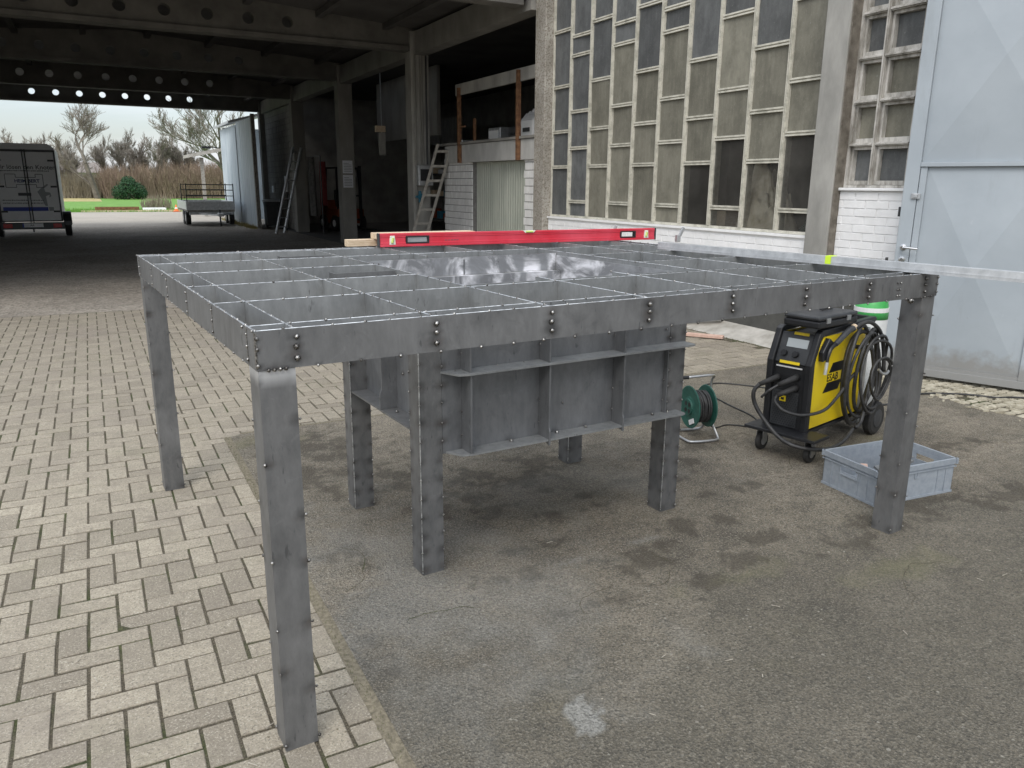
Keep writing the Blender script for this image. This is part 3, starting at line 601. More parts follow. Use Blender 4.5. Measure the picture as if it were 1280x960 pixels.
# heaps behind the clear panes
def heap(name, cx, cy, cz, rx, ry, h, mat, label, cat, sd):
    mb = MB(); n = 34
    for i in range(n + 1):
        for j in range(n + 1):
            u, v = i / n * 2 - 1, j / n * 2 - 1; d = min(1, math.hypot(u, v))
            q = mn.noise((u * 2 + sd, v * 2, sd)) * .5 + abs(mn.noise((u * 6 + sd, v * 6, sd * 2))) * .45 + abs(mn.noise((u * 13, v * 13, sd))) * .2
            mb.v.append((cx + u * rx, cy + v * ry, cz + h * (1 - d * d) * (.55 + q)))
    for i in range(n):
        for j in range(n): a = i * (n + 1) + j; mb.f.append((a, a + n + 1, a + n + 2, a + 1))
    o = mb.build(name, mat, smooth=True); return tag(o, label, cat)
wb = root('work_bench', 'long wooden bench inside the workshop behind the lower window panes', 'bench', (6.8, 5.6, 0))
P(MB().box(6.27, 7.2, 3.8, 7.6, 1.0, 1.06), 'bench_top', M['wood'], wb)
for yy in (3.9, 5.7, 7.5):
    for xx in (6.5, 7.1): P(MB().box(xx, xx + .07, yy, yy + .07, .01, 1.0), 'leg', M['wood'], wb)
heap('sack_heap', 6.43, 4.60, 1.062, .24, .46, .85, M['sack'], 'heap of crumpled beige sacks behind the clear lower panes', 'sacks', 2.3)
heap('tarpaulin', 6.37, 3.92, 1.061, .08, .20, .26, M['green_tarp'], 'folded dark green tarpaulin behind the small pane beside the grey pillar', 'tarpaulin', 5.1)
tag(MB().cyl((7.0, 7.25, 1.061), (7.0, 7.25, 1.95), .13, 20).build('orange_roll', M['orange'], smooth=False), 'upright orange roll seen blurred behind the second column of panes', 'roll')
tag(MB().box(6.7, 7.1, 5.55, 5.9, 1.061, 1.32).build('cardboard_box', M['wood'], bevel=.004), 'cardboard box blurred behind the small pane in the middle of the window', 'box')

# ================================================================ HALL (roofed passage) 
hall = root('roofed_hall', 'wide open concrete hall roof with perforated beams on square columns over the yard', 'building', (6, 20, 0))
def H(mb, name, mat, **k): return P(mb, name, mat, hall, **k)
COLV = [14.2, 19.7, 25.2, 30.7]
for i, v in enumerate(COLV):
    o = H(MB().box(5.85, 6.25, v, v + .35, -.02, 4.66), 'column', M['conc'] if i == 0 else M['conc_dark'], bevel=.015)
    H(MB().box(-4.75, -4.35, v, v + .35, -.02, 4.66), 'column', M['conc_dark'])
HC = [-1.68 + .725 * i for i in range(8)]
def topz(u): return 4.70 + .38 * (1 - abs(u - .85) / 5.4)
def beam(v):
    mb = MB(); y0, y1 = v + .08, v + .27; edges = [-4.75] + [HC[0] - .3625 + .725 * i for i in range(9)] + [6.25]; zb = 4.36
    for i in range(len(edges) - 1):
        a, b = edges[i], edges[i + 1]
        if 1 <= i <= 8:
            c = (a + b) / 2; zc = 4.60; r = .105; n = 16; ring = []; outer = []
            for k in range(n):
                t = 2 * math.pi * k / n; cx, cz = math.cos(t), math.sin(t); ring.append((c + r * cx, zc + r * cz))
                s = max(abs(cx), abs(cz)); ox, oz = cx / s, cz / s; X = c + ox * (b - c); Z = zc + (oz * (zc - zb) if oz < 0 else oz * (topz(X) - zc)); outer.append((X, Z))
            o = len(mb.v)
            for y in (y0, y1):
                mb.v += [(x, y, z) for x, z in ring] + [(x, y, z) for x, z in outer]
            for k in range(n):
                k2 = (k + 1) % n
                mb.f.append((o + k, o + n + k, o + n + k2, o + k2)); q = o + 2 * n
                mb.f.append((q + k2, q + n + k2, q + n + k, q + k)); mb.f.append((o + k2, q + k2, q + k, o + k))
        else:
            mb.add([(a, y0, zb), (b, y0, zb), (b, y0, topz(b)), (a, y0, topz(a)), (a, y1, zb), (b, y1, zb), (b, y1, topz(b)), (a, y1, topz(a))], [(0, 1, 2, 3), (7, 6, 5, 4)])
    mb.box(-4.34, 5.84, v + .02, v + .33, 4.27, 4.358)
    return mb
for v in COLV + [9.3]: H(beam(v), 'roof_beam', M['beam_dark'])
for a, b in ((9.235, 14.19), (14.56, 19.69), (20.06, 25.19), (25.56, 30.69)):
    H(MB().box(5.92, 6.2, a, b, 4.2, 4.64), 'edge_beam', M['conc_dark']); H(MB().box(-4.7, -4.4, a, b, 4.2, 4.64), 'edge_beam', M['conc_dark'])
dk = MB(); ux = (-5.2, .85, 6.4)
for yy in (9.0, 31.3):
    for dz in (-.012, .10): dk.v += [(u, yy, topz(u) + dz) for u in ux]
dk.f += [(0, 1, 7, 6), (1, 2, 8, 7), (3, 9, 10, 4), (4, 10, 11, 5), (0, 3, 4, 1), (1, 4, 5, 2), (6, 7, 10, 9), (7, 8, 11, 10), (0, 6, 9, 3), (2, 5, 11, 8)]
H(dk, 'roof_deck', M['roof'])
for i in range(8):
    u = -4.1 + i * 1.35; z = topz(u); H(MB().box(u - .06, u + .06, 9.5, 31, z - .13, z - .02), 'purlin', M['roof'])
H(MB().box(-5.0, -4.8, 9.0, 31, -.02, 4.7), 'unseen_side_wall', M['grey_block'])  # unseen wall, added to keep light from the left out of the hall
# garage bays behind the columns
H(MB().box(13.6, 13.8, 9.2, 31, -.02, 5.6), 'back_wall', M['grey_block'])
H(MB().box(6.42, 13.6, 9.24, 31.2, 4.95, 5.1), 'bay_ceiling', M['roof'])
H(MB().box(6.26, 13.6, 31.0, 31.2, -.02, 4.95), 'end_wall', M['grey_block'])
H(MB().box(6.28, 13.6, 9.24, 9.4, -.02, 4.95), 'partition', M['grey_block'])
H(MB().box(8.8, 8.9, 19.9, 25.3, 3.0, 4.9), 'loft_board', M['conc_dark'])
core = H(MB().box(6.06, 6.2, 25.56, 30.69, -.02, 4.19), 'infill_wall', M['mortar'])
bb = MB(); z = 0; r = 0
while z < 4.1:
    y = 25.57 - (.2 if r % 2 else 0)
    while y < 30.68:
        a, b = max(y, 25.57), min(y + .39, 30.68)
        if b - a > .05: bb.box(6.035 + random.uniform(-.004, .004), 6.058, a, b, z + .006, z + .19)
        y += .4
    z += .2; r += 1
o = bb.build('blocks', M['grey_block'], core); o['kind'] = 'stuff'
tag(sheet('garage_floor', 5.76, 13.6, 9.2, 31, -.012, M['floor_conc']), kind='structure')
# mezzanine with white block piers and roller door
mz = root('garage_annex', 'white block garage annex with vertical ribbed door under a pale concrete lintel', 'building', (6.4, 11.5, 0))
def Z_(mb, name, mat, **k): return P(mb, name, mat, mz, **k)
for nm, ya, yb in (('left', 12.41, 13.80), ('right', 9.24, 10.27)):
    core = Z_(MB().box(6.425, 6.62, ya + .004, yb - .004, -.02, 2.035), 'block_pier', M['mortar'])
    z = 0; r = 0; vis_n = 0; rest_mb = MB()
    while z < 2.0:
        y = ya - (.125 if r % 2 else 0)
        while y < yb - .01:
            a, b = max(y, ya), min(y + .245, yb); e = random.uniform(-.004, .004)
            if b - a > .04:
                if z > .55: sub(core, MB().box(6.40 + e, 6.424, a + .006, b - .006, z + .006, z + .127), 'block', M['white_block'])
                else: rest_mb.box(6.40 + e, 6.424, a + .006, b - .006, z + .006, z + .127)
            y += .25
        z += .133; r += 1
    o = sub(core, rest_mb, 'blocks', M['white_block']); o['kind'] = 'stuff'
Z_(MB().box(6.36, 6.62, 9.24, 10.33, 2.04, 2.375), 'lintel', M['beam_pale']); Z_(MB().box(6.36, 6.62, 10.40, 12.80, 2.04, 2.375), 'lintel', M['beam_pale']); Z_(MB().box(6.36, 6.62, 12.87, 13.65, 2.04, 2.375), 'lintel', M['beam_pale'])
Z_(MB().box(6.33, 12.0, 9.42, 13.9, 2.385, 2.43), 'loft_floor', M['conc_dark'])
Z_(MB().box(6.35, 6.40, 9.24, 13.07, 3.32, 3.53), 'guard_board', M['conc'], bevel=.006)
for yy, za, zb in ((10.335, 2.03, 3.50), (12.805, 2.03, 3.45)): Z_(MB().box(6.29, 6.345, yy, yy + .06, za, zb).box(6.345, 6.36, yy, yy + .06, za, 3.3), 'guard_post', M['rust'])
for yy, zb in ((9.98, 2.98), (12.52, 2.87)): Z_(MB().box(6.5, 6.55, yy, yy + .05, 2.435, zb), 'guard_post', M['rust'])
Z_(MB().box(6.30, 6.34, 12.55, 12.80, 2.70, 2.73), 'guard_bracket', M['rust'])
mb = MB(); prof = []; y = 10.28; i = 0
while y < 12.40: prof.append((6.50 + (.014 if (i // 2) % 2 else 0), y)); y += (.012 if i % 2 else .034); i += 1
n = len(prof)
mb.add([(x, y, 0.0) for x, y in prof] + [(x, y, 2.035) for x, y in prof] + [(6.56, prof[0][1], 0), (6.56, prof[-1][1], 0), (6.56, prof[0][1], 2.035), (6.56, prof[-1][1], 2.035)],
       [(k, k + 1, n + k + 1, n + k) for k in range(n - 1)] + [(2 * n + 1, 2 * n, 2 * n + 2, 2 * n + 3), (0, n, 2 * n + 2, 2 * n), (n - 1, 2 * n + 1, 2 * n + 3, 2 * n - 1)])
dr = Z_(mb, 'ribbed_door', M['roller']); Z_(MB().box(6.475, 6.50, 11.30, 11.42, .68, .74), 'door_handle', M['black'])
# things stored on the loft
def thing_box(name, label, cat, x, y, z, sx, sy, sz, mat, extra=None, rz=0, group=None):
    r = root(name, label, cat, (x, y, z), rz, group); MB().box(-sx / 2, sx / 2, -sy / 2, sy / 2, 0, sz).build('case', mat, r, bevel=min(sx, sy, sz) * .08)
    if extra: extra(r)
    return r
def printer(r):
    MB().box(-.262, -.251, -.12, .12, .10, .17).build('paper_slot', M['black'], r); MB().prism([(-.25, .30), (.1, .30), (.2, .44), (-.1, .40)], 'y', -.2, .2).build('lid', M['trailer_white'], r)
thing_box('old_printer', 'white boxy office machine lying on the loft behind the guard board', 'machine', 6.95, 10.75, 2.435, .5, .45, .30, M['trailer_white'], printer)
thing_box('old_cabinet', 'low pale cabinet standing on the loft beside the left guard post', 'cabinet', 7.0, 12.25, 2.435, .4, .5, .26, M['galv'], lambda r: MB().box(-.212, -.201, -.2, .2, .05, .2).build('drawer', M['trailer_white'], r))
thing_box('dark_suitcase', 'dark machine case on the loft between the pale cabinet and the white machine', 'case', 7.0, 11.45, 2.435, .4, .35, .24, M['black'], lambda r: MB().tube(smooth_path([(-.21, -.08, .1), (-.25, 0, .12), (-.21, .08, .1)]), .012).build('handle', M['dark_grey'], r))
heap('dust_sheet', 7.25, 11.35, 2.70, .25, .62, .32, M['paper'], 'crumpled pale dust sheet over stored things on the loft', 'dust sheet', 7.7)
tag(MB().box(6.9, 9.6, 13.95, 14.0, 2.50, 2.54).build('shelf_rail', M['galv']), 'thin pale rail running into the dark bay behind the ladder', 'rail')

# services on the first column
pb = root('meter_cabinet', 'grey meter cabinet with dark glass front on the column behind the ladder', 'cabinet', (6.04, 14.12, 1.9))
MB().box(-.13, .20, -.10, .075, -.32, .10).build('housing', M['galv'], pb, bevel=.01); MB().box(-.09, .16, -.112, -.101, -.22, .02).build('glass_front', M['black'], pb); MB().box(-.13, .20, -.13, -.101, .03, .09).build('hood', M['galv'], pb)
for x_, r_ in ((5.90, .02), (6.0, .014), (6.06, .016), (6.12, .02), (6.18, .012)):
    pass
for x_, r_, lb in ((5.92, .022, 'leftmost grey conduit running up the column with the meter cabinet'), (6.03, .014, 'thin middle grey conduit above the meter cabinet'), (6.08, .017, 'thicker middle grey conduit above the meter cabinet'), (6.17, .02, 'rightmost dark conduit above the meter cabinet')):
    tag(MB().cyl((x_, 14.17, 2.02 if x_ > 6 else .9), (x_, 14.17, 4.62), r_, 8).build('conduit', M['black'] if x_ > 6.15 else M['conc_dark']), lb, 'conduit', group='conduits on the first column')
vb = root('water_valve', 'blue water valve with short pipe on the column below the meter cabinet', 'valve', (5.97, 14.13, 1.35))
MB().cyl((0, 0, -.12), (0, 0, .12), .03, 10).cyl((-.1, 0, 0), (.1, 0, 0), .025, 10).build('valve_body', M['tap_blue'], vb)
w_ = MB().lathe((0, -.05, .0), [(.07, -.01), (.07, .01)], 12, 'y').build('hand_wheel', M['tap_blue'], vb)
# ladders
def ladder(name, label, foot, top, wvec, n, mat, rail, rung, parts=True):
    r = root(name, label, 'ladder', foot); d = Vector(top) - Vector(foot); wv = Vector(wvec) / 2
    for s in (-1, 1): MB().bar(wv * s, d + wv * s, rail, rail * .8, up=wv).build('rail', mat, r)
    for i in range(n):
        q = d * ((i + .7) / (n + .2)); MB().bar(q - wv * .98, q + wv * .98, rung, rung).build('rung', mat, r)
    return r
ladder('wooden_ladder', 'grey wooden ladder leaning beside the first concrete column', (5.72, 14.02, 0), (6.30, 13.5, 2.42), (.28, -.10, 0), 8, M['wood_grey'], .07, .05)
ladder('aluminium_ladder', 'aluminium ladder leaning against the third column near the shed', (5.18, 24.9, -.02), (5.92, 25.0, 2.75), (.30, .16, 0), 9, M['alu'], .07, .035)
# paper notices
for i, z in enumerate((1.88, 1.50)):
    o = tag(MB().box(5.90, 6.18, 19.693, 19.698, z, z + .34).build('paper_notice', M['paper']), ('upper' if i == 0 else 'lower') + ' of two paper notices taped to the second concrete column', 'notice', group='notices on the column')
    lines = MB()
    for k in range(6): lines.box(5.93, 6.15 - (.08 if k == 5 else 0), 19.691, 19.6928, z + .05 + k * .042, z + .060 + k * .042)
    lines.build('print_lines', M['grey_mark'], o)
tag(MB().box(6.0, 6.034, 29.6, 29.95, 1.25, 1.5).build('wall_plate', M['galv']), 'small grey plate on the block wall beside the bin', 'sign')
# inside the bays: wall panels, forklift, workwear, broom
for i in range(3):
    tag(MB().box(12.0, 12.06, 25.3 + i * 2.0, 27.2 + i * 2.0, 3.1, 4.05).build('wall_panel', M['conc'], bevel=.01), ['right', 'middle', 'left'][i] + ' of the three grey panels high up in the dark bay', 'panel', group='panels in the dark bay')
hb = root('hanging_lamp_box', 'pale narrow box hanging from the ceiling of the dark bay', 'lamp', (7.7, 21.6, 3.0))
MB().box(-.10, .10, -.05, .05, -.55, .1).build('housing', M['conc'], hb, bevel=.02); MB().bar((0, 0, .1), (0, 0, 1.9), .02, .02).build('hanger', M['galv'], hb); MB().box(-.2, 0.1, -.05, .05, .12, .3).build('bracket', M['wood'], hb)
fk = root('forklift', 'orange and black forklift parked in the dark bay', 'forklift', (7.6, 25.6, 0), math.radians(100))
MB().prism([(-.5, .25), (.75, .25), (.9, .5), (.85, 1.0), (.35, 1.05), (.25, .75), (-.5, .75)], 'y', -.5, .5).build('body', M['orange'], fk, bevel=.03)
MB().box(.45, .95, -.45, .45, .35, 1.0).build('counterweight', M['orange'], fk, bevel=.05); MB().box(.0, .35, -.2, .2, .8, .95).box(.3, .4, -.2, .2, .9, 1.4).build('seat', M['black'], fk, bevel=.03)
g_ = MB()
for sx, sy in ((-.4, -.45), (-.4, .45), (.6, -.45), (.6, .45)): g_.bar((sx, sy, .75), (sx * .8, sy * .9, 2.1), .05, .05)
g_.box(-.36, .52, -.43, .43, 2.1, 2.15); g_.build('overhead_guard', M['black'], fk)
g_ = MB()
for s in (-.3, .3): g_.bar((-.65, s, .1), (-.65, s, 2.2), .09, .07)
for z in (.4, 1.2, 2.1): g_.bar((-.65, -.3, z), (-.65, .3, z), .06, .05)
g_.build('mast', M['black'], fk)
for s in (-.25, .25): MB().box(-1.75, -.7, s - .06, s + .06, .08, .12).build('fork', M['dark_grey'], fk)
for x_ in (-.35, .6):
    for s in (-.52, .42):
        wv = MB().lathe((x_, s, .27), [(.27, 0), (.27, .16)], 18, 'y').build('wheel', M['rubber'], fk); MB().lathe((x_, s - .01, .27), [(.12, 0), (.12, .18)], 12, 'y').build('rim', M['trailer_white'], wv)
def garment(x, y, z, h, mat, name, label, sd):
    mb = MB(); n = 14; k = 10
    for i in range(k + 1):
        t = i / k; wd = .16 + .10 * t
        for j in range(n):
            a = 2 * math.pi * j / n; q = 1 + .22 * math.sin(5 * a + sd) + .1 * mn.noise((t * 3, a, sd)); mb.v.append((x + .09 * q * math.cos(a), y + wd * q * math.sin(a) * (.55 + .45 * min(1, t * 4)), z - h * t))
    for i in range(k):
        for j in range(n): mb.f.append((i * n + j, (i + 1) * n + j, (i + 1) * n + (j + 1) % n, i * n + (j + 1) % n))
    mb.f.append(tuple(range(n))); return tag(mb.build(name, mat, smooth=True), label, 'workwear')
garment(6.55, 24.3, 2.3, 1.4, M['cloth_red'], 'red_jacket', 'red workwear hanging in the bay beside the third column', 1.0)
garment(6.3, 24.75, 2.45, 1.9, M['cloth_grey'], 'grey_overall', 'long grey overall hanging beside the red workwear', 3.0)
rk = root('clothes_rail', 'dark rail that carries the hanging workwear', 'rail', (6.45, 24.5, 2.45)); MB().cyl((-.2, -1.1, 0), (-.2, .69, 0), .015, 8).build('bar', M['dark_grey'], rk); MB().cyl((-.2, -1.1, 0), (-.2, -1.1, -2.45), .02, 8).build('post', M['dark_grey'], rk)
br = root('push_broom', 'upright broom with pale head against the block wall', 'broom', (5.95, 27.2, 0)); MB().cyl((0, 0, 0), (.05, 0, 1.3), .015, 8).build('handle', M['black'], br); MB().box(-.02, .07, -.12, .12, 1.3, 1.85).build('head', M['alu'], br, bevel=.02)
rk = root('storage_rack', 'dark steel rack full of tools and scrap deep in the bay', 'rack', (9.6, 22.6, 0))
for sx, sy in ((0, -1.6), (0, 1.6), (.6, -1.6), (.6, 1.6)): MB().box(sx - .03, sx + .03, sy - .03, sy + .03, 0, 2.4).build('post', M['dark_grey'], rk)
for z in (.5, 1.2, 1.9): MB().box(-.03, .63, -1.63, 1.63, z, z + .04).build('shelf', M['dark_grey'], rk)
for k in range(14):
    z = (.54, 1.24, 1.94)[k % 3]; yy = -1.4 + (k // 3) * .62 + random.uniform(-.1, .1); s = random.uniform(.12, .3)
    o = tag(MB().box(9.65, 9.65 + s, 22.6 + yy, 22.6 + yy + s, z, z + s * random.uniform(.6, 1.1)).build('storage_box', random.choice([M['paper'], M['wood'], M['dark_grey'], M['tap_blue'], M['orange'], M['galv']]), bevel=.01), 'small box among others on the dark rack deep in the bay', 'box', group='boxes on the dark rack')
bin_ = root('wheelie_bin', 'black wheelie bin standing at the foot of the block wall', 'bin', (5.72, 28.6, 0))
MB().add([(-.24, -.24, .06), (.24, -.24, .06), (.24, .24, .06), (-.24, .24, .06), (-.29, -.29, .92), (.29, -.29, .92), (.29, .29, .92), (-.29, .29, .92)], [(3, 2, 1, 0), (0, 1, 5, 4), (1, 2, 6, 5), (2, 3, 7, 6), (3, 0, 4, 7), (4, 5, 6, 7)]).build('tub', M['dark_grey'], bin_, bevel=.02)
MB().prism([(-.31, .925), (.31, .925), (.31, .97), (.1, 1.01), (-.31, .97)], 'x', -.31, .31).build('lid', M['galv'], bin_, bevel=.01)
for s in (-.2, .2): MB().lathe((s - .03, .2, .1), [(.1, 0), (.1, .06)], 14, 'x').build('wheel', M['rubber'], bin_)

# pale blue sheet metal gate leaves of the shed beyond the hall
sh = root('sheet_metal_shed', 'shed of pale blue corrugated sheet with rust streaks beyond the hall', 'shed', (5.0, 31, 0))
def corr(name, ya, yb, za, zt, lab=None):
    mb = MB(); n = int((yb - ya) / .08); top = []; 
    pts = [(5.0 + (.022 if (i // 2) % 2 else 0), ya + (yb - ya) * i / n) for i in range(n + 1)]
    mb.add([(x, y, za) for x, y in pts] + [(x, y, zt) for x, y in pts] + [(x + .04, y, za) for x, y in pts] + [(x + .04, y, zt) for x, y in pts],
           [(k, k + 1, n + 2 + k, n + 1 + k) for k in range(n)] + [(3 * (n + 1) + k, 3 * (n + 1) + k + 1, 2 * (n + 1) + k + 1, 2 * (n + 1) + k) for k in range(n)])
    return P(mb, name, M['blue_sheet'], sh)
corr('wall_sheet', 31.25, 35.4, .05, 3.80); corr('wall_sheet', 27.75, 31.05, .05, 3.86)
P(MB().box(5.03, 5.12, 31.06, 31.24, 0, 3.85), 'door_post', M['black'], sh); P(MB().box(4.97, 5.1, 27.62, 27.73, 0, 3.95), 'door_post', M['wood_grey'], sh)
P(MB().add([(4.80, 31.5, 3.86), (7.5, 31.5, 4.6), (7.5, 35.8, 4.6), (4.80, 35.8, 3.86), (4.80, 31.5, 3.95), (7.5, 31.5, 4.7), (7.5, 35.8, 4.7), (4.80, 35.8, 3.95)], [(3, 2, 1, 0), (4, 5, 6, 7), (0, 1, 5, 4), (1, 2, 6, 5), (2, 3, 7, 6), (3, 0, 4, 7)]), 'roof', M['galv'], sh)
P(MB().box(5.15, 7.4, 35.3, 35.4, 0, 3.9), 'back_wall', M['blue_sheet'], sh)
sl = root('shed_lamp', 'small dark lamp on the eave of the blue shed', 'lamp', (4.95, 35.2, 3.05)); MB().bar((0, 0, 0), (-.5, 0, .05), .04, .04).build('arm', M['black'], sl); MB().box(-.75, -.4, -.1, .1, -.03, .06).build('lamp_head', M['black'], sl)
pc = root('porch', 'timber porch with pale roof edge behind the blue shed', 'porch', (5.0, 39.5, 0))
P(MB().box(4.6, 4.75, 39.4, 39.55, 0, 2.75), 'post', M['wood_grey'], pc); P(MB().box(6.4, 6.55, 39.4, 39.55, 0, 2.75), 'post', M['wood_grey'], pc)
P(MB().add([(4.1, 39, 2.75), (8, 39, 3.6), (8, 42, 3.6), (4.1, 42, 2.75), (4.1, 39, 2.9), (8, 39, 3.75), (8, 42, 3.75), (4.1, 42, 2.9)], [(3, 2, 1, 0), (4, 5, 6, 7), (0, 1, 5, 4), (1, 2, 6, 5), (2, 3, 7, 6), (3, 0, 4, 7)]), 'roof', M['apron'], pc)

# ================================================================ GATE LEAF, opened outwards
ga = root('steel_gate', 'grey blue steel gate leaf with pressed diamond panels standing open', 'gate', (5.9, 2.29, 0), math.atan2(.9189, -.3945))
# local x runs along the leaf (positive = towards the free edge), local y negative = outwards
def gbox(x0, x1, z0, z1, y0, y1, name, mat=None, **k): return MB().box(x0, x1, y0, y1, z0, z1).build(name, mat or M['door'], ga, **k)
YF = 1  # outward side is +y in the rotated frame
fr = MB().box(.085, .195, -.03, .03, .03, 4.5).box(-2.4, .0845, -.03, .03, 4.3, 4.5); fr.box(-2.4, -1.0, -.03, .03, .03, .10); fr.build('leaf_frame', M['door'], ga, bevel=.004)
gbox(-.995, .0835, .03, .095, -.028, .028, 'bottom_rail', bevel=.004)
gbox(-.93, .0835, 1.79, 1.825, -.030, .036, 'middle_rail', bevel=.004)
gbox(-.995, -.85, .0955, 1.789, -.028, .024, 'stile', bevel=.003); gbox(.03, .081, .0955, 1.789, -.028, .022, 'stile', bevel=.003)
def diamond(x0, x1, z0, z1, name):
    cx, cz = (x0 + x1) / 2, (z0 + z1) / 2; d = .05; y = .002
    MB().add([(x0, y, z0), (x1, y, z0), (x1, y, z1), (x0, y, z1), (cx, y + d, cz), (x0, y - .02, z0), (x1, y - .02, z0), (x1, y - .02, z1), (x0, y - .02, z1)],
             [(0, 4, 3)[::-1], (0, 1, 4)[::-1], (1, 2, 4)[::-1], (2, 3, 4)[::-1], (5, 6, 7, 8), (0, 5, 6, 1), (1, 6, 7, 2), (2, 7, 8, 3), (3, 8, 5, 0)]).build(name, M['door'], ga)
diamond(-.849, .029, .125, 1.788, 'pressed_panel'); diamond(-.93, .0835, 1.827, 3.42, 'pressed_panel'); diamond(-2.39, -.945, .11, 3.42, 'pressed_panel')
gbox(-.93, .0835, 3.422, 3.46, -.03, .034, 'upper_rail'); gbox(-2.39, .0835, 3.462, 4.298, -.02, .004, 'top_panel')
gbox(-.849, .029, .096, .124, -.02, .020, 'panel_edge')
h_ = MB().box(.055, .125, .031, .045, 1.53, 1.575).box(.075, .105, .045, .055, 1.54, 1.565); h_.build('latch_plate', M['galv'], ga, bevel=.002)
hd = MB().lathe((.135, .031, 1.125), [(.026, 0), (.026, .008), (.012, .012), (.012, .055)], 16, 'y').build('door_handle', M['chrome'], ga)
MB().tube(smooth_path([(.135, .075, 1.125), (.12, .088, 1.125), (.08, .09, 1.123), (.012, .088, 1.118)]), .0105, 8).build('lever', M['chrome'], hd)
MB().lathe((.135, .031, 1.02), [(.026, 0), (.026, .007), (.014, .009), (.014, .014)], 16, 'y').build('lock_rosette', M['chrome'], ga)
MB().box(.196, .215, -.02, .022, 1.38, 1.46).build('keeper', M['black'], ga)

# ================================================================ WELDED STEEL TABLE (local frame: x along the long front edge, y away)
TH = 0.061
tb = root('steel_welding_table', 'large grey steel welding table with open grid top and boxed centre on eight legs', 'table', (0, 0, 0), TH)
H_, D_, L_, W_, LW = 1.251, .104, 3.004, 2.418, .10
T = .008; ZB = H_ - D_
XC = [.102 + .4 * k for k in range(8)]
RW = [.082, .537, .992, 1.447, 1.902, 2.350]
beads = []      # (position, radius)
heat = []       # (position, radius, strength)
def bead(x, y, z, r, h=0.): beads.append(((x, y, z), r)); (heat.append((x, y, z, h if h else r * 3.2, .9)))
def mark(mb, pol=None):
    hp = np.array([h[:3] for h in heat]); hr = np.array([h[3] for h in heat]); hs = np.array([h[4] for h in heat]); out = []
    for p in mb.v:
        q = np.array(p); d = np.sqrt((((q - hp) * np.array([.8, .8, 1.3])) ** 2).sum(1)) / hr
        i = d < 1.15; s = 0.
        if i.any(): s = float((hs[i] * np.clip(1.15 - d[i], 0, 1) ** 1.3).max()); s *= .75 + .5 * mn.noise((p[0] * 40, p[1] * 40, p[2] * 40))
        out.append((clamp(s), clamp(pol(*p)) if pol else 0, 0, 1))
    mb.a = out; return mb
rr = lambda a: random.uniform(1 - a, 1 + a)
# beads on the front face at every cross bar, three big ones each
for k, x in enumerate(XC):
    big = .0085 if k < 4 else .0075
    for z in (.022, .05, .078): bead(x + .004 + random.uniform(-.003, .003), -.004, H_ - z - random.uniform(-.003, .003), big * rr(.15), .032 * rr(.35))
for z in (.02, .048, .09): bead(.004, -.002, H_ - z, .006, .012)
for z in (.02, .05, .085): bead(L_ - .006, -.003, H_ - z, .005, .014)
for x in (2.70, 2.725):
    for z in (.03, .058, .085): bead(x + random.uniform(-.006, .006), -.003, H_ - z, .0045, .009)
x = .16
while x < 2.95: bead(x, .0, ZB - .001, .0055 * rr(.2), .010); x += .125 * rr(.12)
for x in (.03, .045, .06, .075): bead(x, -.002, ZB, .006, .022)
for x in (L_ - .04, L_ - .09): bead(x, -.002, ZB, .005, .035)
bead(2.83, .01, ZB - .012, .016, .02)
# beads on the left face
for y in RW: 
    for z in (.02, .052, .088): bead(-.002, y, H_ - z, .0045 * rr(.2), .010)
y = .15
while y < 2.4: bead(.0, y, ZB, .004, .008); y += .12 * rr(.1)
# beads along the top edges
def top_line(p, q, st=.085):
    p = Vector(p); q = Vector(q); n = int((q - p).length / st)
    for i in range(n + 1):
        c = p + (q - p) * ((i + random.uniform(-.25, .25)) / max(1, n)); beads.append(((c.x, c.y, c.z), .0043 * rr(.25)))
edges = []       # thin bright slips: light on the top edges put into colour
def leg_marks(x0, y0, zt, dense):
    st = .082 if dense else .21
    for cx, cy in ((x0, y0), (x0 + LW, y0), (x0, y0 + LW)):
        z = .02
        while z < zt - .03: bead(cx, cy, z, .0050 * rr(.2) if dense else .0050 * rr(.25), .030 * rr(.4) if dense else .024 * rr(.5)); z += st * rr(.12 if dense else .4)
LEGS = [(0.0, 0.0, ZB, 0), (L_ - LW, 0, ZB, 0), (0.0, W_ - LW, ZB, 0), (L_ - LW, W_ - LW, ZB, 0), (.80, .768, ZB, 1), (2.13, .765, ZB, 1), (.80, 1.575, ZB, 1), (2.13, 1.58, ZB, 1)]
for x0, y0, zt, dn in LEGS: leg_marks(x0 + (.004 if not dn else 0), y0 + (.004 if not dn else 0), zt, dn)
for k, x in enumerate((.99, 1.376, 1.785, 2.10)):
    for z in (.60, .70, .95): bead(x, .762, z, .005, .014)
for x in (1.0, 1.22, 1.46, 1.62, 1.83, 2.02, 2.12): bead(x, .745, .541, .009, .03)
bead(1.5, .762, .67, .005, .003)
for x in (.95, 1.15, 1.28): bead(x, .745, .885, .003, .006)
for y in (.97, 1.12): bead(.85, y, .630, .008, .02); bead(.884, y, .8, .006, .02)
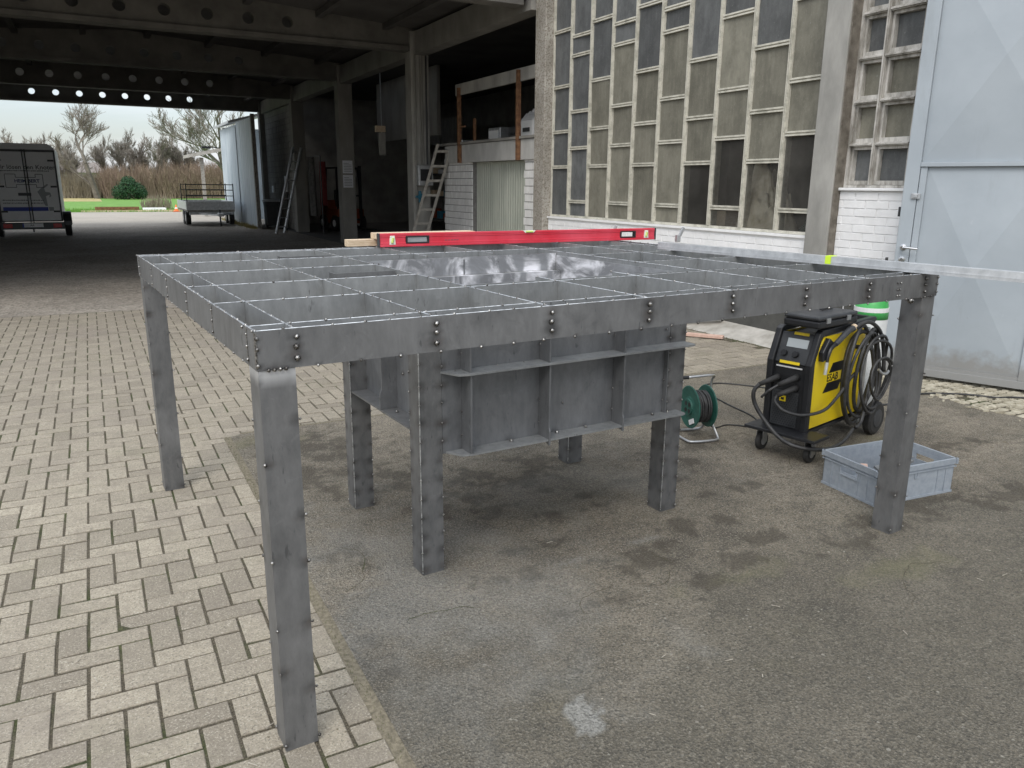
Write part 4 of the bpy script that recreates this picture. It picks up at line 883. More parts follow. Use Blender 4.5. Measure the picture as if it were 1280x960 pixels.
# plates
def T_(mb, name, mat=None, pol=None, mk=True, **k):
    if mk: mark(mb, pol)
    return mb.build(name, mat or M['steel'], tb, **k)
def patchy(x, y, z): return 0
T_(MB().gridbox(0, L_, 0, T, ZB, H_, .011), 'edge_beam')
T_(MB().gridbox(0, T, T, W_ - T, ZB, H_, .014), 'edge_beam')
T_(MB().box(0, L_, W_ - T, W_, ZB, H_), 'edge_beam', M['steel_in'], mk=False)
T_(MB().box(L_ - T, L_, T, W_ - T, ZB, H_), 'edge_beam', mk=False)
for a, b in ((0, L_), ): edges += [((a, .004, H_), (b, .004, H_)), ((a, W_ - .004, H_), (b, W_ - .004, H_))]
edges += [((.004, 0, H_), (.004, W_, H_)), ((L_ - .004, 0, H_), (L_ - .004, W_, H_))]
hx0, hx1, hy0, hy1 = .902, 2.102, .70, 1.72
def span(name, x0, x1, y0, y1): 
    T_(MB().box(x0, x1, y0, y1, ZB + .004, H_ - .0005), name, M['steel_in'], mk=False)
def ppol(x, y, z): return 0
for x in XC:
    segs = [(T, W_ - T)] if not (hx0 + .1 < x < hx1 - .1) else [(T, hy0 - .004), (hy1 + .012, W_ - T)]
    for a, b in segs: span('cross_bar', x - .003, x + .003, a + .0005, b - .0005); edges.append(((x, a, H_), (x, b, H_)))
xs = [0] + XC + [L_]
for j, y in enumerate(RW):
    for i in range(len(xs) - 1):
        a, b = xs[i] + (.008 if i == 0 else .0032), xs[i + 1] - (.008 if i == len(xs) - 2 else .0032)
        if hy0 < y < hy1 and xs[i] > hx0 - .01 and xs[i + 1] < hx1 + .01: continue
        span('grid_bar', a, b, y - .003, y + .003); edges.append(((a, y, H_), (b, y, H_)))
# lit edges, joined: bright slips that paint the light on every plate top
mb = MB()
for p, q in edges:
    p = Vector(p); q = Vector(q); n = max(2, int((q - p).length / .04)); w0 = .0030
    for i in range(n):
        a = p + (q - p) * i / n; b = p + (q - p) * (i + 1) / n; s = w0 * rr(.5); d = (q - p).normalized(); sd_ = Vector((-d.y, d.x, 0)) * s
        up = Vector((0, 0, .0012)); o = len(mb.v); mb.v += [tuple(a - sd_), tuple(a + sd_), tuple(b + sd_), tuple(b - sd_), tuple(a + up), tuple(b + up)]
        mb.f += [(o, o + 3, o + 5, o + 4), (o + 1, o + 4, o + 5, o + 2)]
tag(mb.build('lit_edges', M['edge'], tb), kind='stuff')
for p, q in edges: top_line(p, q, .095)
# box of polished plates in the centre
ZBX = H_ - .022; bz = .545
T_(MB().box(.93, .936, .745, 1.70, ZB + .001, ZBX), 'box_side', M['swirl'], mk=False); T_(MB().box(2.094, 2.10, .745, 1.70, ZB + .001, ZBX), 'box_side', M['swirl'], mk=False)
T_(MB().box(.937, 2.093, 1.702, 1.708, ZB + .001, ZBX + .012), 'box_back', M['swirl'], mk=False); T_(MB().box(.93, 2.10, .738, .7445, ZB + .001, ZBX), 'box_front', M['steel_in'], mk=False)
T_(MB().box(.93, .936, .779, 1.655, bz, ZB), 'box_side', M['swirl'], mk=False); T_(MB().box(2.094, 2.10, .779, 1.655, bz, ZB), 'box_side', M['swirl'], mk=False)
T_(MB().add([(.937, 1.655, bz), (2.093, 1.655, bz), (2.093, 1.655, ZB), (.937, 1.655, ZB), (.937, 1.661, bz), (2.093, 1.661, bz), (2.093, 1.70, ZB), (.937, 1.70, ZB)], [(0, 1, 2, 3), (7, 6, 5, 4), (3, 2, 6, 7), (0, 4, 5, 1), (0, 3, 7, 4), (1, 5, 6, 2)]), 'box_back', M['swirl'], mk=False)
T_(MB().box(1.498, 1.506, 1.699, 1.7015, ZB + .002, ZBX), 'box_seam', M['steel_dark'], mk=False)
T_(MB().box(.93, 2.10, .779, 1.655, .52, .54), 'box_floor', M['steel_dark'], mk=False)
# lower centre frame
T_(MB().gridbox(.9012, 2.1288, .768, .776, .53, ZB - .001, .013), 'front_panel', M['steel_dark'])
T_(MB().gridbox(.885, .893, .8692, 1.5738, .62, ZB - .001, .02), 'side_panel', M['steel_dark'])
T_(MB().box(2.222, 2.23, .8662, 1.5788, .53, ZB - .001), 'side_panel', M['steel_dark'], mk=False); T_(MB().box(.9012, 2.1288, 1.667, 1.675, .53, ZB - .001), 'back_panel', M['steel_dark'], mk=False)
def flange(z, x0, x1, yo=.685, yi=.767, r=.05, name='flange'):
    poly = [(x0 - .01, yi), (x0 + .03, yo + .012), (x0 + .075, yo), (x1 - .02, yo), (x1 - .004, yo + .006), (x1, yo + .02), (x1, yi)]
    mb = MB().prism(poly, 'z', z - .004, z + .004); return T_(mb, name, M['steel_in'], mk=False)
flange(.878, .905, 2.215, yo=.672); flange(.534, .925, 2.19)
for x in (.992, 1.378, 1.788): T_(MB().prism([(.7665, .8825), (.688, .8825), (.688, ZB - .002), (.7665, ZB - .002)], 'x', x - .004, x + .004), 'rib', M['steel_dark'], mk=False)
for x, zc in ((.994, .5385), (1.378, .512), (1.788, .512)):
    T_(MB().prism([(.7665, .5385), (.7665, .8735), (.686, .8735), (.686, .59), (.68, .575), (.68, zc), (.684, zc)] if zc < .53 else [(.7665, .5385), (.7665, .8735), (.686, .8735), (.686, .5385)], 'x', x - .004, x + .004), 'rib', M['steel_dark'], mk=False)
T_(MB().prism([(.7665, .5385), (.7665, .8735), (.742, .8735), (.742, .5385)], 'x', 2.10, 2.106), 'rib', M['steel_dark'], mk=False)
T_(MB().prism([(.803, .628), (.803, .70), (.813, .72), (.813, ZB - .001), (.8845, ZB - .001), (.8845, .628)], 'y', 1.196, 1.204), 'rib', M['steel_dark'], mk=False)
T_(MB().box(.803, .8845, .872, 1.571, .619, .627), 'flange', mk=False)
# small inner brackets between grid bars
for (x, y) in ((.62, 1.20), (.63, 2.05)):
    br_ = T_(MB().box(x, .895, y, y + .006, H_ - .05, H_ - .004).box(x, x + .006, y + .006, y + .07, H_ - .05, H_ - .004), 'bracket', mk=False)
T_(MB().prism([(1.72, .09), (1.86, .09), (1.84, .115), (1.74, .115)], 'z', H_ - .045, H_ - .03), 'stop_plate', M['steel_dark'], mk=False)
# legs
for i, (x0, y0, zt, dn) in enumerate(LEGS):
    if dn: g = MB().gridbox(x0, x0 + LW, y0, y0 + LW, 0, zt - .002, .016)
    else: g = MB().gridbox(x0 + (.004 if x0 < 1 else 0), x0 + LW - (0 if x0 < 1 else .004), y0 + (.004 if y0 < 1 else 0), y0 + LW - (0 if y0 < 1 else .004), 0, zt - .002, .016)
    pol = (lambda x, y, z: clamp((z - 1.105 + .02 * mn.noise((x * 60, y * 60, 2))) / .03) * .8) if i == 0 else (lambda x, y, z: .12 * clamp((z - 1.0) / .15))
    if i == 1: heat.append((L_ - LW, 0, ZB, .07, .8))
    o = T_(g, 'leg', M['steel'] if not dn else M['steel'], pol)
    if i == 0: o['label'] = 'leg with a bright ground patch below the top'
    if dn:
        sm = MB(); sm.bar((x0 - .0008, y0 - .0008, .01), (x0 - .0008, y0 - .0008, .52 if i == 5 else zt - .01), .0032, .0032); sm.build('weld_seam', M['edge'], o)
T_(MB().box(.006, .10, .006, .10, 0.0, .0), 'foot_plate', mk=False) if False else None
wlm = MB()
for y in RW[:-1] + [2.34]:
    for k in range(8): z = H_ - .006 - k * .012; wlm.box(-.0012, -.0002, y - .0022 + random.uniform(-.001, .001), y + .0018 + random.uniform(-.001, .001), z - .0115, z)
for z_ in range(7): wlm.box(-.001, .004, -.0012, .004, ZB + .006 + z_ * .0135, ZB + .018 + z_ * .0135)
tag(wlm.build('weld_lines', M['bead'], tb), kind='stuff')
mb = MB()
for p, r in beads: mb.bead(p, r)
o = tag(mb.build('weld_beads', M['bead'], tb, smooth=True), kind='stuff')

def TP(x, y, z): return (x * math.cos(TH) - y * math.sin(TH), x * math.sin(TH) + y * math.cos(TH), z)
# ---------------------------------------------------------------- things lying on the table
lv_a, lv_b = Vector((1.131, 2.428, H_ + .004)), Vector((3.13, 2.396, H_ + .004)); LV = (lv_b - lv_a).length
lv = root('spirit_level', 'long red spirit level standing on edge across the back of the table', 'spirit level', lv_a, math.atan2(lv_b.y - lv_a.y, lv_b.x - lv_a.x))
hh = .078; y0, y1 = -.013, .013
wn = [(.17, .32), (1.70, 1.83)]
bd = MB(); xs_ = [.012, wn[0][0], wn[0][1], wn[1][0], wn[1][1], LV - .012]
bd.box(xs_[0], xs_[5], y0, y1, 0, .014).box(xs_[0], xs_[5], y0, y1, hh - .014, hh)
for a, b in ((xs_[0], xs_[1]), (xs_[2], xs_[3]), (xs_[4], xs_[5])): bd.box(a, b, y0 + .004, y1 - .004, .0141, hh - .0141)
bd.box(xs_[0], xs_[5], y0 + .0015, y1 - .0015, .0142, .024).box(xs_[0], xs_[5], y0 + .0015, y1 - .0015, hh - .024, hh - .0142)
bd.build('body', M['red'], lv, bevel=.0015)
MB().box(0, .0118, y0 - .002, y1 + .002, -.001, hh + .001).build('end_cap', M['dark_grey'], lv, bevel=.003); MB().box(LV - .0118, LV, y0 - .002, y1 + .002, -.001, hh + .001).build('end_cap', M['dark_grey'], lv, bevel=.003)
for a, b in wn:
    g_ = MB().box(a + .001, a + .012, y0 - .001, y1 + .001, .016, hh - .016).box(b - .012, b - .001, y0 - .001, y1 + .001, .016, hh - .016).box(a + .0125, b - .0125, y0 - .001, y1 + .001, .016, .024).box(a + .0125, b - .0125, y0 - .001, y1 + .001, hh - .024, hh - .016)
    fr_ = g_.build('grip_frame', M['black'], lv, bevel=.002)
MB().box(wn[0][0] + .013, wn[0][1] - .013, -.004, .004, .025, hh - .025).build('grip_plate', M['galv'], lv)
for c in (.085, LV - .085):
    vb_ = MB().prism([(c - .016, .012), (c + .022, .012), (c + .017, hh - .014), (c - .012, hh - .014)], 'y', y0 - .0015, y1 + .0015).build('vial_housing', M['vialbox'], lv, bevel=.002)
    MB().cyl((c, y0 - .002, .022), (c + .006, y0 - .002, hh - .026), .0075, 10).build('vial', M['vial'], vb_)
vb_ = MB().prism([(LV / 2 - .045, hh + .0008), (LV / 2 - .03, hh - .013), (LV / 2 + .03, hh - .013), (LV / 2 + .045, hh + .0008)], 'y', y0 - .0015, y1 + .0015).build('vial_housing', M['vialbox'], lv)
MB().cyl((LV / 2 - .025, y0 - .002, hh - .006), (LV / 2 + .025, y0 - .002, hh - .006), .006, 10).build('vial', M['vial'], vb_)
tg = MB()
for k in range(5): tg.box(.42 + k * .02, .425 + k * .02 + random.uniform(0, .01), y0 + .0025, y0 + .0039, .030, .034)
tg.build('worn_print', M['grey_mark'], lv)
# aluminium straightedge
pa, pb_ = Vector((2.619, 1.711, H_ + .003)), Vector((2.9235, -.227, H_ + .003)); d = (pb_ - pa).normalized(); pe = pb_ + d * 1.0
al = root('aluminium_straightedge', 'long pale aluminium box section laid across the right end of the table', 'straightedge', pa, math.atan2(d.y, d.x)); LL = (pe - pa).length
MB().box(0, LL, 0, .045, 0, .006).box(0, LL, 0, .045, .034, .040).box(0, LL, 0, .003, .0061, .0339).box(0, LL, .042, .045, .0061, .0339).box(0, LL, -.0015, -.0001, .012, .016).build('profile', M['alu'], al)
MB().box(1.09, 1.12, -.002, .047, .0402, .0425).box(1.09, 1.12, -.0035, -.0016, .004, .040).build('tape_mark', M['yellow_tape'], al)
# boards behind the level
def board(name, label, a, b, wd, th, mat, group=None):
    a = Vector(a); b = Vector(b); d = b - a; o = MB().box(0, d.length, -wd / 2, wd / 2, 0, th).build(name, mat, bevel=.002); o.location = a; o.rotation_euler = (0, -math.asin(d.z / d.length), math.atan2(d.y, d.x)); return tag(o, label, 'board', group)
board('pine_board', 'pale pine board lying on the table right behind the level', (1.14, 2.53, H_ + .045), (1.80, 2.56, H_ + .045), .09, .035, M['wood'])
board('pine_board', 'shorter pine board lying behind the left half of the level', (1.22, 2.50, H_ + .003), (1.95, 2.53, H_ + .003), .10, .04, M['wood'])
board('timber_block', 'small timber block at the back edge of the table left of the level', (.98, 2.55, H_ + .003), (1.16, 2.56, H_ + .003), .06, .04, M['wood'])
for i, (px, py, lb) in enumerate(((2.86, 2.52, 'small grey clamp seen above the level near its right window'), (3.14, 2.14, 'grey angle clamp standing between the level and the straightedge'))):
    cl = root('angle_clamp', lb, 'clamp', (px, py, H_ + .003), -.5 + i * .4)
    MB().box(-.03, .0, -.012, .012, 0, .045).build('clamp_base', M['galv'], cl, bevel=.002); MB().bar((.0, 0, .04), (.025, 0, .095), .012, .02).build('clamp_arm', M['galv'], cl, bevel=.002)

# ================================================================ GREY CRATE
cr_o = TP(3.146, .251, 0); cu = Vector(TP(3.199, .608, 0)) - Vector(cr_o); ca = math.atan2(cu.y, cu.x) - math.pi / 2
cr = root('plastic_crate', 'grey plastic stacking crate with scrap offcuts behind the right table leg', 'crate', cr_o, ca)
WX_, WY_, HC_ = .565, .365, .195
sh_ = MB()
def wall(o, d, n, L, win0, win1, wz0, wz1):   # one side wall with hand hole
    o = Vector(o); d = Vector(d); n = Vector(n); out = MB()
    t = .004
    def slab(a, b, z0, z1, th=t, off=0.): out.obox(o + d * (a + b) / 2 + n * (off + th / 2) + Vector((0, 0, (z0 + z1) / 2)), d, n, (0, 0, 1), (b - a) / 2, th / 2, (z1 - z0) / 2)
    slab(0, win0, .012, HC_ - .03); slab(win1, L, .012, HC_ - .03); slab(win0, win1, .012, wz0); slab(win0, win1, wz1, HC_ - .03)
    slab(-.016, L + .016, HC_ - .0295, HC_, .012, -.009); slab(-.004, L + .004, 0, .0119, .008, -.005)
    slab(-.010, L + .010, HC_ - .048, HC_ - .040, .009, -.0065)
    for q in (.06, .12, L - .12, L - .06): slab(q - .004, q + .004, .0122, HC_ - .0485, .0045, -.0046)
    for q in (win0 - .012, win1 + .004): slab(q, q + .008, wz0 - .01, HC_ - .0485, .0045, -.0046)
    slab(win0 - .012, win1 + .012, wz0 - .018, wz0 - .0101, .006, -.0061)
    return out
for o, d, n, L in (((0, 0, 0), (1, 0, 0), (0, 1, 0), WX_), ((0, WY_, 0), (1, 0, 0), (0, -1, 0), WX_), ((0, 0, 0), (0, 1, 0), (1, 0, 0), WY_), ((WX_, 0, 0), (0, 1, 0), (-1, 0, 0), WY_)):
    long = L > .5; c = L / 2
    if long: wall(o, d, n, L, c - .001, c, HC_ - .06, HC_ - .055).build('side_wall', M['crate'], cr)
    else: wall(o, d, n, L, c - .06, c + .06, HC_ - .082, HC_ - .050).build('end_wall', M['crate'], cr)
MB().box(.005, WX_ - .005, .005, WY_ - .005, .010, .014).build('floor', M['crate'], cr)
def CRP(x, y, z): v = Matrix.Rotation(ca, 4, 'Z') @ Vector((x, y, z)); return v + Vector(cr_o)
for i in range(14):
    L = random.uniform(.08, .20); x, y = random.uniform(.13, .42), random.uniform(.12, .24); a = random.uniform(0, 3.1)
    z = .022 + .009 * i; p = CRP(x, y, z); q = Vector((math.cos(a) * L / 2, math.sin(a) * L / 2, random.uniform(-.02, .03)))
    a_, b_ = p - q, p + q
    la = CRP(.03, .03, 0)
    o = MB().bar(a_, b_, .035, .012).build('wood_offcut', random.choice([M['wood'], M['wood_pink'], M['steel_in']])); tag(o, 'wood and metal offcut lying in the grey crate', 'offcut', group='offcuts in the grey crate')

# ================================================================ WELDING MACHINE (local: x to its rear, y = -a, a towards the viewer's right)
wl = root('welding_machine', 'yellow and black welding machine on castors with coiled torch cable', 'welder', (3.375, 1.254, 0), math.atan2(.234, .972))
def A(l, a, z): return (l, -a, z)
def wbox(l0, l1, a0, a1, z0, z1, name, mat, parent=wl, **k): return MB().box(l0, l1, -a1, -a0, z0, z1).build(name, M[mat], parent, **k)
AF, AB = .105, -.165
wbox(.052, .70, AB + .012, AF - .012, .17, .735, 'body_core', 'dark_grey')
MB().prism([(.005, .18), (.005, .60), (.09, .745), (.60, .745), (.64, .70), (.64, .18)], 'y', -AF - .001, -AF + .008).build('side_panel', M['yellow'], wl, bevel=.002)
MB().prism([(.005, .18), (.005, .60), (.09, .745), (.60, .745), (.64, .70), (.64, .18)], 'y', -AB - .008, -AB + .001).build('side_panel', M['yellow'], wl, bevel=.002)
wbox(.642, .72, AB, AF, .17, .735, 'rear_cover', 'galv', bevel=.01)
# handle frames each side: thick rounded band
for s, a in ((0, AF), (1, AB)):
    a0, a1 = (a - .03, a + .012) if s == 0 else (a - .012, a + .03)
    outer = [(-.045, .155), (-.055, .585), (.022, .772), (.05, .79), (.74, .805), (.77, .79)]; inner = [(.74, .765), (.075, .752), (.048, .738), (-.008, .60), (.002, .155)]
    MB().prism(outer + inner, 'y', -a1, -a0).build('side_frame', M['black'], wl, bevel=.008)
wbox(.755, .775, AB + .032, AF - .032, .765, .80, 'rear_handle', 'black', bevel=.006)
# slanted control panel
def face(px0, px1, t0, t1, lift=0., th=.006):   # rectangle on the slanted panel: a from px0..px1, t along the slope 0 bottom..1 top
    p0 = Vector((-.028, 0, .575)); p1 = Vector((.040, 0, .755)); d = p1 - p0; n = Vector((-d.z, 0, d.x)).normalized()
    b = p0 + d * (t0 + t1) / 2 + n * (lift + th / 2); b.y = -(px0 + px1) / 2
    return MB().obox(b, d, (0, 1, 0), n, d.length * (t1 - t0) / 2, (px1 - px0) / 2, th / 2)
cp = face(AB + .031, AF - .031, 0, 1).build('control_panel', M['dark_grey'], wl, bevel=.003)
face(-.085, .05, .52, .80, .0062, .003).build('display', M['screen'], cp)
face(-.055, .04, .93, 1.02, .0062, .004).build('badge', M['yellow'], cp); face(-.10, .03, -.03, .06, .0062, .004).build('badge', M['yellow'], cp)
p0 = Vector((-.028, 0, .575)); p1 = Vector((.040, 0, .755)); dd = p1 - p0; nn = Vector((-dd.z, 0, dd.x)).normalized()
for a in (-.085, -.01):
    c = p0 + dd * .30 + nn * .006; c.y = -a; MB().tube([c, c + nn * .018], .021, 18, .018).build('knob', M['black'], cp)
wbox(-.03, .02, AB + .031, AF - .031, .17, .572, 'front_recess', 'black')
MB().box(-.036, -.0301, -.05, .12, .548, .556).build('front_print', M['white_mark'], wl)
for q in range(9): MB()
gr = wbox(-.037, -.031, -.13, .045, .18, .40, 'grille', 'dark_grey')
hl = MB()
for i in range(10):
    for j in range(15): 
        c = (-.0372, .115 - i * .0165 - (.008 if j % 2 else 0), .192 + j * .0138); hl.box(c[0] - .0006, c[0] + .0001, c[1] - .0042, c[1] + .0042, c[2] - .0042, c[2] + .0042)
hl.build('grille_holes', M['black'], gr)
bd_ = wbox(-.042, -.0375, -.075, -.035, .335, .37, 'badge', 'yellow'); wbox(-.0435, -.0421, -.065, -.045, .345, .36, 'badge_mark', 'black', bd_)
# tray, castors, wheels
wbox(-.155, .03, -.235, .235, .148, .168, 'front_tray', 'black', bevel=.004); wbox(.03, .86, -.15, .10, .145, .165, 'base_plate', 'black')
for a in (-.16, .165):
    cs = MB().box(-.085, -.035, -a - .024, -a - .020, .05, .146).box(-.085, -.035, -a + .020, -a + .024, .05, .146).box(-.09, -.02, -a - .026, -a + .026, .138, .1475).build('castor_fork', M['galv'], wl)
    MB().lathe((-.06, -a - .016, .058), [(.052, 0), (.058, .005), (.058, .027), (.052, .032)], 22, 'y').build('wheel', M['rubber'], cs); MB().lathe((-.06, -a - .0175, .058), [(.028, 0), (.028, .035)], 14, 'y').build('hub', M['galv'], cs)
for a in (-.19, .155):
    wh = MB().lathe((.80, -a - .03, .115), [(.098, 0), (.113, .01), (.115, .03), (.113, .05), (.098, .06)], 28, 'y').build('rear_wheel', M['rubber'], wl); MB().lathe((.80, -a - .034, .115), [(.02, -.004), (.06, 0), (.068, .034), (.06, .068), (.02, .072)], 16, 'y').build('hub', M['dark_grey'], wh)
MB().cyl((.80, -.13, .115), (.80, .16, .115), .012, 8).build('axle', M['galv'], wl)
# lettering on the yellow side
M['ink'] = simple('black_print', (.008, .008, .01), None, rough=.45, bs=0)
def sidepoly(pts): return MB().prism(pts, 'y', -AF - .0026, -AF - .0012)
sidepoly([(.195, .505), (.235, .565), (.40, .565), (.36, .505)]).build('logo_mark', M['ink'], wl); sidepoly([(.14, .385), (.185, .445), (.37, .445), (.33, .385)]).build('logo_mark', M['ink'], wl)
mt = Matrix(((1, .0, 0, .175), (0, 0, -1, -AF - .0014), (.0, 1, 0, .452), (0, 0, 0, 1))); text('lettering', 'ESAB', .066, mt, M['ink'], wl, .0006, .0012, 'LEFT')
# tool case on top
tc_ = root('tool_case', 'flat black tool case lying on top of the welding machine', 'case', (3.375 + .17 * .972 + .03 * .234, 1.254 + .17 * .234 - .03 * .972, .805), math.atan2(.234, .972) - .05)
MB().box(-.20, .24, -.11, .13, 0, .045).build('lower_shell', M['black'], tc_, bevel=.012); MB().box(-.20, .24, -.11, .13, .047, .075).build('lid', M['dark_grey'], tc_, bevel=.012); MB().box(-.13, -.09, -.118, -.1105, .03, .06).build('latch', M['galv'], tc_); MB().box(.10, .14, -.118, -.1105, .03, .06).build('latch', M['galv'], tc_)
gt = root('grinder_tool', 'small dark tool with pale sleeve lying on the tool case', 'tool', (3.375 + .30 * .972, 1.254 + .30 * .234, .884), .3); MB().cyl((-.10, 0, .012), (.05, 0, .012), .012, 10).build('grip', M['dark_grey'], gt); MB().cyl((.0505, 0, .012), (.10, .01, .012), .012, 10).build('sleeve', M['galv'], gt)
# torch in its holder
th_ = MB().tube(smooth_path([A(.36, .150, .775), A(.30, .15, .765), A(.22, .15, .73), A(.15, .15, .70)]), .021, 10, .017).build('torch_handle', M['dark_grey'], wl, smooth=True)
MB().cyl(A(.375, .15, .782), A(.355, .15, .774), .0215, 12).build('ring', M['wood'], th_); MB().tube(smooth_path([A(.15, .15, .70), A(.10, .15, .68), A(.075, .15, .645), A(.065, .15, .60)]), .013, 8, .010).build('swan_neck', M['black'], th_); MB().cyl(A(.065, .15, .60), A(.055, .15, .525), .011, 12).build('nozzle', M['alu'], th_)
MB().prism([(.04, .60), (.12, .62), (.17, .70), (.10, .74), (.03, .66)], 'y', -.14, -AF - .003).build('torch_holder', M['black'], wl, bevel=.006)
def cab(pts, r, nm, k=6, parent=wl, n=7): return MB().tube(smooth_path(pts, k), r, n).build(nm, M['cable'], parent, smooth=True)
# connectors and leads
for a, z, dz in ((-.105, .475, 0), (.02, .495, 0), (.02, .43, 0)):
    MB().tube([A(-.03, a, z), A(-.055, a, z), A(-.105, a - .015, z - .012), A(-.155, a - .05, z - .035)], .024, 10, .014).build('plug', M['rubber'], wl, smooth=True)
cab([A(-.15, -.155, .44), A(-.175, -.175, .40), A(-.17, -.17, .33), A(-.16, -.12, .25), A(-.17, 0, .155), A(-.165, .10, .115), A(-.1, .20, .10), A(.05, .24, .085), A(.22, .24, .10), A(.36, .22, .14)], .013, 'power_lead')
cab([A(-.15, -.03, .46), A(-.19, -.07, .42), A(-.2, -.10, .385), A(-.17, -.12, .37)], .008, 'control_lead')
cab([A(-.15, -.03, .395), A(-.165, -.035, .36), A(-.15, .02, .31), A(-.08, .10, .285), A(.06, .16, .30), A(.20, .17, .36), A(.36, .17, .46), A(.46, .17, .50)], .010, 'return_lead')
# coil of torch cable hung on the side
hk = MB().cyl(A(.52, AF, .63), A(.52, .21, .64), .014, 8).build('coil_hook', M['black'], wl)
random.seed(21)
for i in range(7):
    ph = random.uniform(-.1, .1); rx, rz = .20 + random.uniform(-.05, .035), .30 + random.uniform(-.03, .03); cx, cz = .50 + random.uniform(-.04, .07), .46 + random.uniform(-.03, .02); a0 = .145 + i * .012
    if i > 4: rx, rz = .17 + .03 * (i - 5), .24; cx = .60
    pts = [A(cx + rx * math.cos(t + ph) + .012 * math.sin(3 * t + i), a0 + .014 * math.sin(2 * t + i), cz + rz * math.sin(t + ph) + .010 * math.cos(2 * t + i)) for t in [2 * math.pi * k / 26 for k in range(27)]]
    MB().tube(pts, .0125 if i < 4 else .0095, 7, caps=False).build('torch_cable', M['cable'], wl, smooth=True)
for i in range(2):
    pts = [A(.62 + (.135 + .01 * i) * math.cos(t), .24 + .01 * i + .01 * math.sin(2 * t), .43 + (.13 + .008 * i) * math.sin(t)) for t in [2 * math.pi * k / 24 for k in range(25)]]
    MB().tube(pts, .008, 7, caps=False).build('earth_cable', M['cable'], wl, smooth=True)
cab([A(.36, .16, .775), A(.45, .17, .80), A(.55, .18, .79), A(.66, .19, .72), A(.74, .19, .60), A(.76, .2, .45)], .013, 'torch_cable')
cab([A(.40, .22, .14), A(.47, .22, .17), A(.52, .21, .28), A(.56, .20, .40)], .012, 'power_lead')
MB().tube(smooth_path([A(.56, .25, .50), A(.60, .26, .47), A(.66, .26, .46), A(.70, .255, .47)]), .009, 8).build('earth_clamp', M['galv'], wl)
# rear gas bottle
gb = root('gas_bottle', 'gas bottle with bright green shoulder standing behind the welding machine', 'gas bottle', (4.385, 1.555, .0))
MB().lathe((0, 0, 0), [(.105, .0), (.112, .02), (.112, .74)], 28).build('cylinder', M['bottle_grey'], gb, smooth=True); MB().lathe((0, 0, 0), [(.1125, .7402), (.112, .80), (.10, .86), (.065, .91), (.03, .93)], 28).build('shoulder', M['bottle_green'], gb, smooth=True)
MB().lathe((0, 0, .931), [(.02, 0), (.02, .05), (.012, .055), (.012, .09)], 12).build('valve', M['chrome'], gb)
MB().lathe((0, 0, .8), [(.1128, -.01), (.1124, .02)], 28).build('paper_label', M['white_mark'], gb)
# leads on the ground
def gcab(name, label, pts, r=.006): return tag(MB().tube(smooth_path(pts, 8), r, 7).build(name, M['cable'], smooth=True), label, 'cable')
gcab('supply_cable', 'black cable looping on the asphalt left of the welding machine', [(3.9, 1.5, .012), (3.6, 1.62, .010), (3.75, 1.95, .006), (3.82, 2.3, .006), (3.95, 2.72, .006), (4.2, 2.80, .006), (4.45, 2.5, .006), (4.55, 2.2, .006), (4.5, 1.9, .012), (4.2, 1.75, .03)])
gcab('reel_lead', 'thin black lead running from the green reel to the welding machine', [(3.16, 1.79, .12), (3.22, 1.80, .05), (3.32, 1.85, .006), (3.45, 1.86, .006), (3.56, 1.72, .006), (3.62, 1.50, .006), (3.80, 1.40, .05)], .005)
gcab('gate_cable', 'black cable lying across the pale setts in front of the gate', [(4.55, 1.95, .006), (4.75, 1.75, .006), (5.1, 1.72, .006), (5.42, 1.80, .010), (5.72, 1.62, .014), (5.85, 1.45, .014), (6.05, 1.35, .012), (6.5, .9, .012)], .008)
gcab('wall_cable', 'dark cable hanging down between the gate and the table leg', [(5.55, 2.35, 1.05), (5.56, 2.36, .9), (5.50, 2.36, .7), (5.42, 2.34, .55), (5.40, 2.33, .3), (5.3, 2.3, .01)], .012)

# ================================================================ CABLE REEL
rl = root('cable_reel', 'green plastic cable reel on a bent tube stand behind the table', 'cable reel', (3.02, 1.80, .205), -.21)
ra = .142
MB().lathe((0, 0, 0), [(ra * .35, -.002), (ra * .5, .004), (ra * .96, .0), (ra, .004), (ra * .97, .010), (ra * .4, .012)], 36, 'x').build('front_flange', M['reel'], rl, smooth=False)
MB().lathe((.125, 0, 0), [(ra * .4, 0), (ra * .97, .0), (ra, .005), (ra * .96, .010), (ra * .4, .012)], 36, 'x').build('rear_flange', M['reel'], rl)
MB().lathe((.012, 0, 0), [(.06, 0), (.06, .112)], 20, 'x').build('drum', M['black'], rl)
mb = MB(); pts = []
for k in range(24 * 13): t = 2 * math.pi * k / 24; q = k / 24; pts.append((.022 + .094 * abs(((q / 6.5) % 2) - 1), (.098 + .006 * math.sin(q * 2.3)) * math.cos(t), (.098 + .006 * math.sin(q * 2.3)) * math.sin(t)))
MB().tube(pts, .0065, 6).build('wound_cable', M['cable'], rl, smooth=True)
sk = MB().lathe((-.010, 0, 0), [(.052, 0), (.055, .012)], 24, 'x').build('socket_plate', M['reel'], rl)
for sy, sz in ((-.022, .022), (.022, .022), (-.022, -.022), (.022, -.022)): MB().lathe((-.0125, sy, sz), [(.015, 0), (.015, .002)], 14, 'x').build('socket', M['black'], sk)
MB().obox((-.006, -.055, -.085), (1, 0, 0), (0, 1, -.5), (0, .5, 1), .002, .032, .016).build('type_plate', M['white_mark'], rl)
